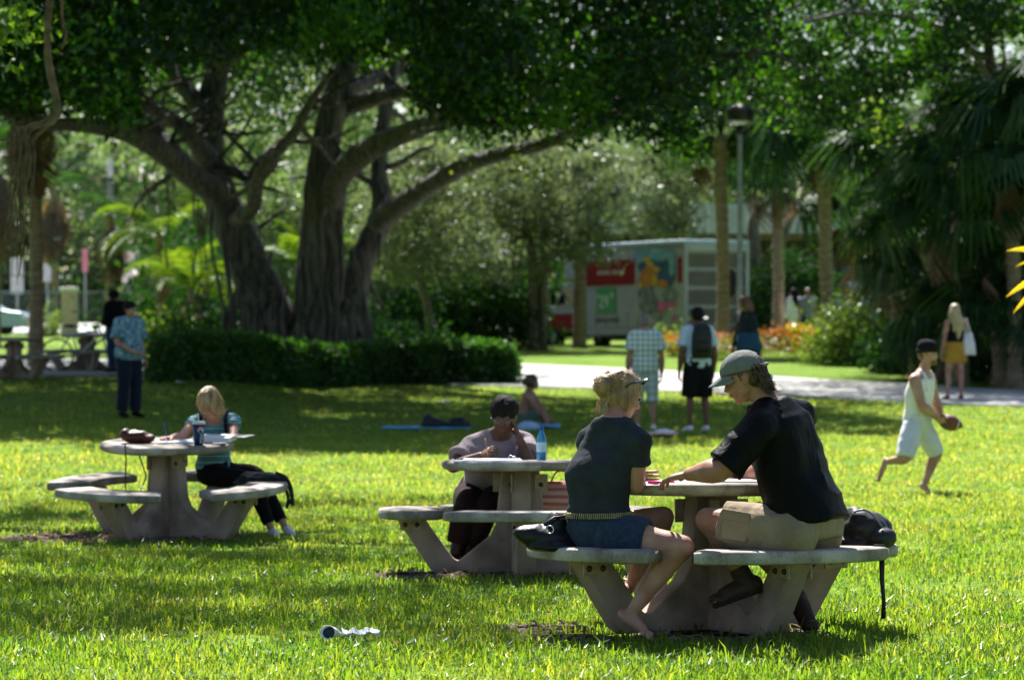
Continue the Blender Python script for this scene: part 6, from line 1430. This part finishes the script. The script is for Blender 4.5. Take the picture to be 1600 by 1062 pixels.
# sunbather
d0 = 45.7
J = JT(0, pel=(820, 655, d0), che=(824, 630, d0), nk=(826, 611, d0), hd=(832, 597, d0 - .02), sR=(822, 617, d0 - .16), sL=(832, 616, d0 + .16), eR=(842, 640, d0 - .2), wR=(858, 657, d0 - .2), hR=(864, 664, d0 - .2), eL=(846, 638, d0 + .2), wL=(856, 655, d0 + .1), hL=(862, 662, d0 + .1),
       pR=(824, 658, d0 - .1), pL=(824, 656, d0 + .1), kR=(848, 637, d0 - .25), kL=(838, 636, d0 + .2), aR=(855, 664, d0 - .25), aL=(850, 660, d0 + .2), tR=(866, 669, d0 - .25), tL=(862, 665, d0 + .2))
f = person('shirtless dark-haired person sitting with bent knees on the grass beyond the middle table', J, (1, -.2, 0), (.95, -.2, .05), 'tan', .95, .97, .016, root=G(830, 669)); pants(f, cloth('olive shorts', (.10, .14, .09)), .75, .02, 'shorts'); hair(f, 'bun', HM['brown'], .006, .012)
# ------------------------------------------------------------------ things on the tables and on the grass
ZF = TF.z + .762; ZM = TM.z + .762
def onz(px, d, z): return Vector(((px - 800) / F_PX * d, d, z))
def slab(name, label, cat, c, w_, d_, h_, m, rz=0, bevel=.002, parent=None, lift=0, R=None):
    q = MB(); c = Vector(c); q.box(c + Vector((0, 0, h_ / 2 + lift)), (w_ / 2, d_ / 2, h_ / 2), R or rotz(rz)); o = q.build(name, m, parent, smooth=False, origin=None if parent else c, bevel=bevel)
    if label: tag(o, label, cat)
    return o
slab('paper_sheets', 'white sheets lying under the pink pen on the nearest table', 'paper', onz(1035, 15.25, ZF + .001), .24, .30, .004, M['paper'], .2, 0)
q = MB(); c = onz(1028, 15.12, ZF + .016); q.tube([c + Vector((-.05, .0, 0)), c + Vector((.05, .02, 0)), c + Vector((.085, .025, 0))], [.009, .009, .006], 8); tag(q.build('marker_pen', mat('pink plastic', (.75, .04, .22), None, 5, .35), origin=c), 'bright pink marker pen on the nearest table between the couple', 'pen')
slab('notebook', 'open white notebook beside the man on the nearest table', 'notebook', onz(1145, 15.35, ZF + .001), .26, .30, .018, M['paper'], -.1)
q = MB(); c = onz(1152, 15.5, ZF + .02); q.loft([(c + Vector((-.07, 0, 0)), (0, .03, 0), (0, 0, .012)), (c + Vector((-.02, 0, .03)), (0, .035, 0), (0, 0, .03)), (c + Vector((.04, 0, .07)), (0, .03, 0), (0, 0, .03)), (c + Vector((.08, 0, .05)), (0, .02, 0), (0, 0, .01))], 14); tag(q.build('pencil_case', cloth('pink patterned cloth', (.62, .25, .32), (.45, .10, .18), 40), origin=c), 'crumpled pink cloth pencil case on the nearest table', 'pencil case')

def bag(name, label, cat, prims, m, voxel=.012, noise=.012, origin=None, nsc=12, parent=None, partname='bag'):
    q = MB()
    for c, r, rz in prims: q.ell(c, r, rotz(rz), 18, 12)
    t = thing(name, label, cat, origin or Vector(prims[0][0])); link(remesh(q, voxel, 3, noise, nsc), partname, m, t); return t
zs = TF.z + .445
hb = bag('handbag', 'black handbag with steel rings beside the blonde woman on the bench', 'handbag', [(T(850, 838, 15.12), (.15, .09, .055), 0), (T(838, 832, 15.12), (.12, .07, .04), .2), (T(868, 822, 15.14), (.06, .07, .07), 0), (T(862, 852, 15.1), (.13, .09, .035), 0)], mat('soft black leather', (.010, .010, .012), None, 10, .4, .3, 60), .009, .014)
q = MB(); c = T(859, 827, 15.0); q.tube([c + Vector((math.cos(a) * .019, -.01 * math.cos(a), math.sin(a) * .019)) for a in np.linspace(0, 6.2832, 18)], .0035, 6, cap=False); q.build('ring', M['steel'], hb)
q = MB(); q.tube([T(850, 820, 15.05), T(866, 808, 15.08), T(885, 806, 15.1)], [.008, .007, .007], 6); q.build('handle', M['nylon'], hb)

bp_ = bag('backpack', 'black backpack slumped on the bench behind the seated man', 'backpack', [(T(1352, 826, 15.45), (.13, .13, .10), 0), (T(1372, 838, 15.4), (.09, .12, .055), 0), (T(1338, 810, 15.45), (.07, .11, .06), .3), (T(1345, 845, 15.45), (.14, .12, .05), 0)], M['nylon'], .009, .022, nsc=10)
q = MB(); P_, R_ = smooth_path([T(1334, 800, 15.35), T(1350, 796, 15.33), T(1366, 806, 15.33), T(1378, 822, 15.32)], .006, 4); q.tube(P_, R_, 6); q.build('zip', mat('grey zip', (.2, .2, .22), None, 30, .4), bp_)
q = MB(); q.loft([(T(1378, 855, 15.15), (.016, 0, 0), (0, .004, 0)), (T(1378, 905, 15.14), (.012, 0, 0), (0, .004, 0)), (T(1381, 940, 15.14), (.010, 0, 0), (0, .004, 0)), (T(1380, 966, 15.14), (.013, 0, 0), (0, .006, 0))], 8, 4); q.build('hanging_strap', M['nylon'], bp_)
q = MB(); q.loft([(T(1366, 852, 15.1), (.006, 0, 0), (0, 0, .006)), (T(1382, 852, 15.12), (.006, 0, 0), (0, .0, .006))], 8); q.build('strap_top', M['nylon'], bp_)
q = MB(); P_, R_ = smooth_path([T(1240, 890, 15.2), T(1240, 908, 15.15), T(1256, 902, 15.15), T(1270, 884, 15.2), T(1280, 872, 15.25)], .009, 5); q.tube(P_, R_, 6); q.build('strap_loop', M['nylon'], bp_)

# middle table
c = onz(770, 20.0, ZM + .001); slab('binder', 'open ring binder with white pages on the middle table', 'binder', c, .38, .28, .014, M['paper'], .05); slab('folder', 'pale blue folder beside the binder on the middle table', 'folder', onz(742, 19.95, ZM + .001), .24, .2, .008, M['paperblue'], -.3)
for dx in (-.0, .12):
    q = MB(); cc = onz(798, 20.0, ZM + .018) + Vector((dx * .2, .08 - dx, 0)); q.tube([cc + Vector((math.cos(a) * .016, 0, math.sin(a) * .018)) for a in np.linspace(0, 3.14, 9)], .003, 6); tag(q.build('binder_ring', M['steel'], origin=cc), 'steel ring of the open binder, ' + ('front one' if dx else 'rear one'), 'ring')
wb = thing('water_bottle', 'blue plastic water bottle standing on the middle table', 'bottle', onz(846, 20.1, ZM)); c = wb.location
M['bottle'] = mat('translucent blue plastic', (.06, .38, .75), (.05, .33, .7), 3, .12, spec=.6, trans=.55)
q = MB(); q.lathe(c, [(.001, .001), (.028, .001), (.033, .008), (.033, .05), (.031, .07), (.033, .09), (.033, .135), (.03, .155), (.018, .185), (.013, .198), (.013, .205), (.001, .205)], 28); q.build('bottle_body', M['bottle'], wb)
q = MB(); q.lathe(c + Vector((0, 0, .203)), [(.001, 0), (.0155, 0), (.0155, .022), (.013, .025), (.001, .025)], 20); q.build('cap', mat('blue cap', (.01, .08, .5), None, 5, .35), wb)
q = MB(); q.lathe(c + Vector((0, 0, .06)), [(.0338, 0), (.0338, .065)], 28, cap=False); q.build('label_band', mat('pale label', (.55, .72, .85), (.4, .62, .8), 30, .4), wb)
# striped bag behind the middle table
sb_ = thing('tote_bag', 'pink and white striped bag standing on the bench behind the middle table', 'bag', T(876, 797, 20.6))
def pinkstripe():
    m, n, l, b = newmat('pink striped cloth'); b.inputs['Roughness'].default_value = .8; tc = n.new('ShaderNodeTexCoord'); w_ = n.new('ShaderNodeTexWave'); w_.bands_direction = 'Z'; w_.inputs['Scale'].default_value = 6.5; w_.inputs['Distortion'].default_value = 1.2; l.new(tc.outputs['Object'], w_.inputs['Vector'])
    r = n.new('ShaderNodeValToRGB'); r.color_ramp.elements[0].position = .3; r.color_ramp.elements[1].position = .6; r.color_ramp.elements[0].color = (.55, .16, .14, 1); r.color_ramp.elements[1].color = (.72, .45, .42, 1); l.new(w_.outputs[1], r.inputs[0]); l.new(r.outputs[0], b.inputs['Base Color']); return m
c = sb_.location; q = MB(); q.loft([(c, (.15, 0, 0), (0, .07, 0)), (c + Vector((0, 0, .1)), (.16, 0, 0), (0, .08, 0)), (c + Vector((.01, 0, .2)), (.15, 0, 0), (0, .03, 0))], 24, 4); q.build('bag', pinkstripe(), sb_)
q = MB(); P_, R_ = smooth_path([c + Vector((-.07, 0, .18)), c + Vector((-.03, .01, .26)), c + Vector((.04, .01, .26)), c + Vector((.08, 0, .18))], .006, 4); q.tube(P_, R_, 6); q.build('handle', cloth('red webbing', (.4, .1, .1)), sb_)

# left table: everything stands on its tilted top
TMX = Matrix.Translation(TL) @ Matrix.Rotation(math.radians(2.8), 4, 'X')
def top(px, dy, dz=0): return TMX @ Vector(((px - 262) / 197, dy, .762 + dz))
cup = thing('drink_cup', 'large navy soda cup with white lid and straw on the tilted table', 'cup', top(317, -.28)); c = cup.location
q = MB(); q.lathe(c, [(.001, .001), (.036, .001), (.040, .05), (.049, .165), (.001, .165)], 32); q.build('cup_body', mat('navy paper cup', (.012, .025, .10), (.01, .02, .08), 4, .4), cup)
q = MB(); q.lathe(c + Vector((0, 0, .163)), [(.053, 0), (.054, .006), (.050, .010), (.047, .022), (.001, .022)], 32); q.build('lid', M['white'], cup)
q = MB(); q.tube([c + Vector((0, 0, .17)), c + Vector((-.006, 0, .25))], .004, 8); q.build('straw', M['white'], cup)
def onc(a, z): r = .0375 + .0125 * z / .165 + .0012; return c + Vector((math.sin(a) * r, -math.cos(a) * r, z))
def patch(name, m, fn, n=20):
    q = MB(); vs = [onc(.45, .115)] ; pts = fn(n); vs = [onc(a, z) for a, z in pts]; q.add(vs, [tuple(range(len(vs)))]); o = q.build(name, m, cup, smooth=False); return o
ca, cz, rr = .45, .118, .024
def circ(a0, a1, n, r=rr): return [(ca + math.cos(t) * r / .046, cz + math.sin(t) * r) for t in np.linspace(a0, a1, n)]
patch('emblem_ground', M['print_white'], lambda n: circ(0, 2 * math.pi * .96, 26, rr * 1.08))
_o = onc
def onc(a, z): r = .0375 + .0125 * z / .165 + .0022; return c + Vector((math.sin(a) * r, -math.cos(a) * r, z))
patch('emblem_red', mat('emblem red', (.75, .03, .03), None, 3, .4), lambda n: circ(.15, 3.3, 16, rr * .98) + [(ca - .2, cz + .006), (ca + .2, cz + .011)])
patch('emblem_blue', mat('emblem blue', (.02, .10, .45), None, 3, .4), lambda n: circ(3.55, 6.1, 16, rr * .98) + [(ca + .1, cz - .001), (ca - .25, cz - .008)])
text('pepsi', .035, M['print_white'], cup, onc(.45, .052) + Vector((.002, -.004, 0)), Vector((.12, 0, 1)), Vector((-1, -.4, 0)), depth=.0005)
pu = bag('purse', 'brown leather purse lying on the tilted left table', 'purse', [(top(216, -.12, .05), (.13, .07, .05), .1), (top(200, -.12, .065), (.05, .06, .05), 0), (top(234, -.12, .04), (.06, .06, .035), 0)], mat('brown leather', (.10, .028, .014), (.055, .016, .009), 14, .5, .4, 60), .010, .016)
for x, y0, y1, dx in ((197, 692, 770, -1), (220, 712, 758, 8)):
    q = MB(); P_, R_ = smooth_path([T(x - 2, y0, 23.3), T(x + dx * .3, y0 + (y1 - y0) * .3, 23.28), T(x + dx, y0 + (y1 - y0) * .7, 23.3), T(x + dx * .3, y1, 23.3)], .006, 5); q.tube(P_, R_, 5); q.build('strap', mat('strap leather', (.08, .03, .015), None, 9, .6), pu)
RT_ = Matrix.Rotation(math.radians(2.8), 3, 'X')
def tslab(name, label, cat, px, dy, w_, d_, h_, m, rz=0, dz=.001): return slab(name, label, cat, top(px, dy, dz), w_, d_, h_, m, 0, .002, R=RT_ @ rotz(rz))
tslab('notebook', 'open notebook with white pages under the writing girl\'s hand', 'notebook', 275, -.05, .30, .24, .012, M['paper'], .2); tslab('textbook', 'thick open book with pale pages at the right of the tilted table', 'book', 335, .05, .30, .26, .04, M['paper'], -.15); tslab('folder', 'dark folder sticking out over the right edge of the tilted table', 'folder', 362, .12, .30, .22, .008, mat('dark folder', (.03, .035, .05), None, 5, .5), -.3, .03)
tslab('phone', 'small dark phone lying right of the soda cup', 'phone', 347, -.22, .11, .06, .010, M['black_metal'], .3)
gb = bag('black_bag', 'floppy black bag on the seated girl\'s lap with loose straps', 'bag', [(T(405, 748, 24.1), (.16, .10, .06), 0), (T(432, 750, 24.1), (.09, .09, .045), -.3), (T(382, 752, 24.1), (.08, .09, .04), 0)], M['nylon'], .012, .025)
for q_ in ([(430, 738), (446, 745), (455, 762), (458, 790)], [(425, 745), (440, 752), (450, 775), (448, 794)], [(395, 765), (402, 772), (412, 768), (418, 780)], [(436, 740), (450, 758), (456, 778), (452, 786)]):
    q = MB(); P_, R_ = smooth_path([T(x, y, 24.0) for x, y in q_], .014, 4); q.tube(P_, R_, 6); q.build('strap', M['nylon'], gb)

# litter near the camera: crumpled cup and napkin
g = G(540, 1006); cw = thing('paper_cup', 'crushed white paper cup with dark mouth lying in the near grass', 'paper cup', g); c = g + Vector((-.06, 0, .055)); A = Vector((-.6, -.75, .15)).normalized(); Rb = frame(A); q = MB()
q.loft([(c - A * .035, Rb.col[0] * .026, Rb.col[2] * .010), (c - A * .012, Rb.col[0] * .040 + Rb.col[2] * .006, Rb.col[2] * .017), (c + A * .012, Rb.col[0] * .038 - Rb.col[2] * .006, Rb.col[2] * .028), (c + A * .045, Rb.col[0] * .052, Rb.col[2] * .036)], 20, cap=False); o = q.build('cup_wall', M['paper'], cw); s_ = o.modifiers.new('s', 'SOLIDIFY'); s_.thickness = .003
q = MB(); q.loft([(c + A * .03, Rb.col[0] * .046, Rb.col[2] * .031), (c + A * .032, Rb.col[0] * .046, Rb.col[2] * .031)], 20); q.build('dark_inside', mat('dark blue inside', (.02, .03, .06), None, 5, .5), cw)
q = MB(); vs = []; fs = []
for j in range(7):
    for i in range(13): vs.append(T(536 + i * 4.6, 1004 - j * 1.2 + rnd.uniform(-1.5, 1.5) + 2.5 * math.sin(i * 1.3 + j), g.y + .02 + j * .02 * (1 + .3 * math.sin(i * 2.2))) + Vector((rnd.uniform(-.004, .004) + .006 * math.sin(j * 2), 0, .045 + rnd.uniform(-.012, .012))))
for j in range(6):
    for i in range(12): a = j * 13 + i; fs.append((a, a + 1, a + 14, a + 13))
q.add(vs, fs); o = q.build('napkin', M['paper'], origin=g); s_ = o.modifiers.new('s', 'SOLIDIFY'); s_.thickness = .003; tag(o, 'crumpled white napkin beside the crushed cup in the near grass', 'napkin')

# cloths and bags on the far grass
def ground_cloth(name, label, cat, x0, x1, py, dep, m, h=.03):
    a = G(x0, py); b = G(x1, py); q = MB(); vs = []; fs = []
    for j in range(6):
        for i in range(15):
            p = a.lerp(b, i / 14); y = p.y + dep * j / 5; x = p.x; vs.append(Vector((x, y, float(gz(x, y)) + h + .03 * float(vnoise(np.array([[x * 3, y * 3, 0]]), 1.5, 2)[0]))))
    for j in range(5):
        for i in range(14): k = j * 15 + i; fs.append((k, k + 1, k + 16, k + 15))
    q.add(vs, fs); o = q.build(name, m, origin=a); s_ = o.modifiers.new('s', 'SOLIDIFY'); s_.thickness = .008; tag(o, label, cat)
M['towelblue'] = cloth('bright blue towel', (.10, .42, .68), (.08, .36, .6))
ground_cloth('towel', 'blue towel on the shaded grass under the black clothes', 'towel', 596, 735, 672, .8, M['towelblue'], .03); ground_cloth('towel', 'blue towel under the sitting shirtless person', 'towel', 812, 876, 671, .8, M['towelblue'], .05)
ground_cloth('towel', 'orange and white towel on the grass beside the plaid-shirted man', 'towel', 1016, 1060, 684, .9, mat('orange white towel', (.75, .22, .12), (.75, .7, .68), 3, .9), .05)
bag('clothes_pile', 'white crumpled clothes lying on the orange towel', 'clothes', [(T(1040, 676, 43.2), (.14, .12, .05), 0), (T(1025, 679, 43.2), (.08, .1, .04), 0)], M['whitecloth'], .02, .03)
bag('clothes_pile', 'heap of black clothes and bag on the blue towel in the shade', 'clothes', [(T(680, 664, 45.2), (.2, .15, .09), 0), (T(718, 664, 45.2), (.18, .15, .10), .3), (T(668, 654, 45.2), (.06, .08, .07), 0)], M['nylon'], .02, .05, nsc=6)
bag('cushion', 'pale blue rounded pillow beside the shirtless sitter', 'cushion', [(T(826, 668, 44.9), (.17, .12, .10), 0)], cloth('pale blue cotton', (.42, .55, .75)), .02, .02)
for i, (px, py, lab) in enumerate(((700, 632, 'pale paper scrap on the shaded lawn in front of the hedge'), (284, 602, 'white scrap of litter on the lawn near the left end of the hedge'), (1348, 558, 'round white ball lying on the sunny far lawn'))):
    g = G(px, py); q = MB()
    if i == 2: q.ell(g + Vector((0, 0, .09)), (.09, .09, .09), None, 16, 12)
    else: q.add([g + Vector((-.13, 0, .05)), g + Vector((.12, -.03, .07)), g + Vector((.14, .1, .05)), g + Vector((-.1, .12, .08)), g + Vector((0, .05, .03))], [(0, 1, 4), (1, 2, 4), (2, 3, 4), (3, 0, 4)])
    o = q.build('ball' if i == 2 else 'paper_scrap', M['paper'], origin=g); tag(o, lab, 'ball' if i == 2 else 'litter')
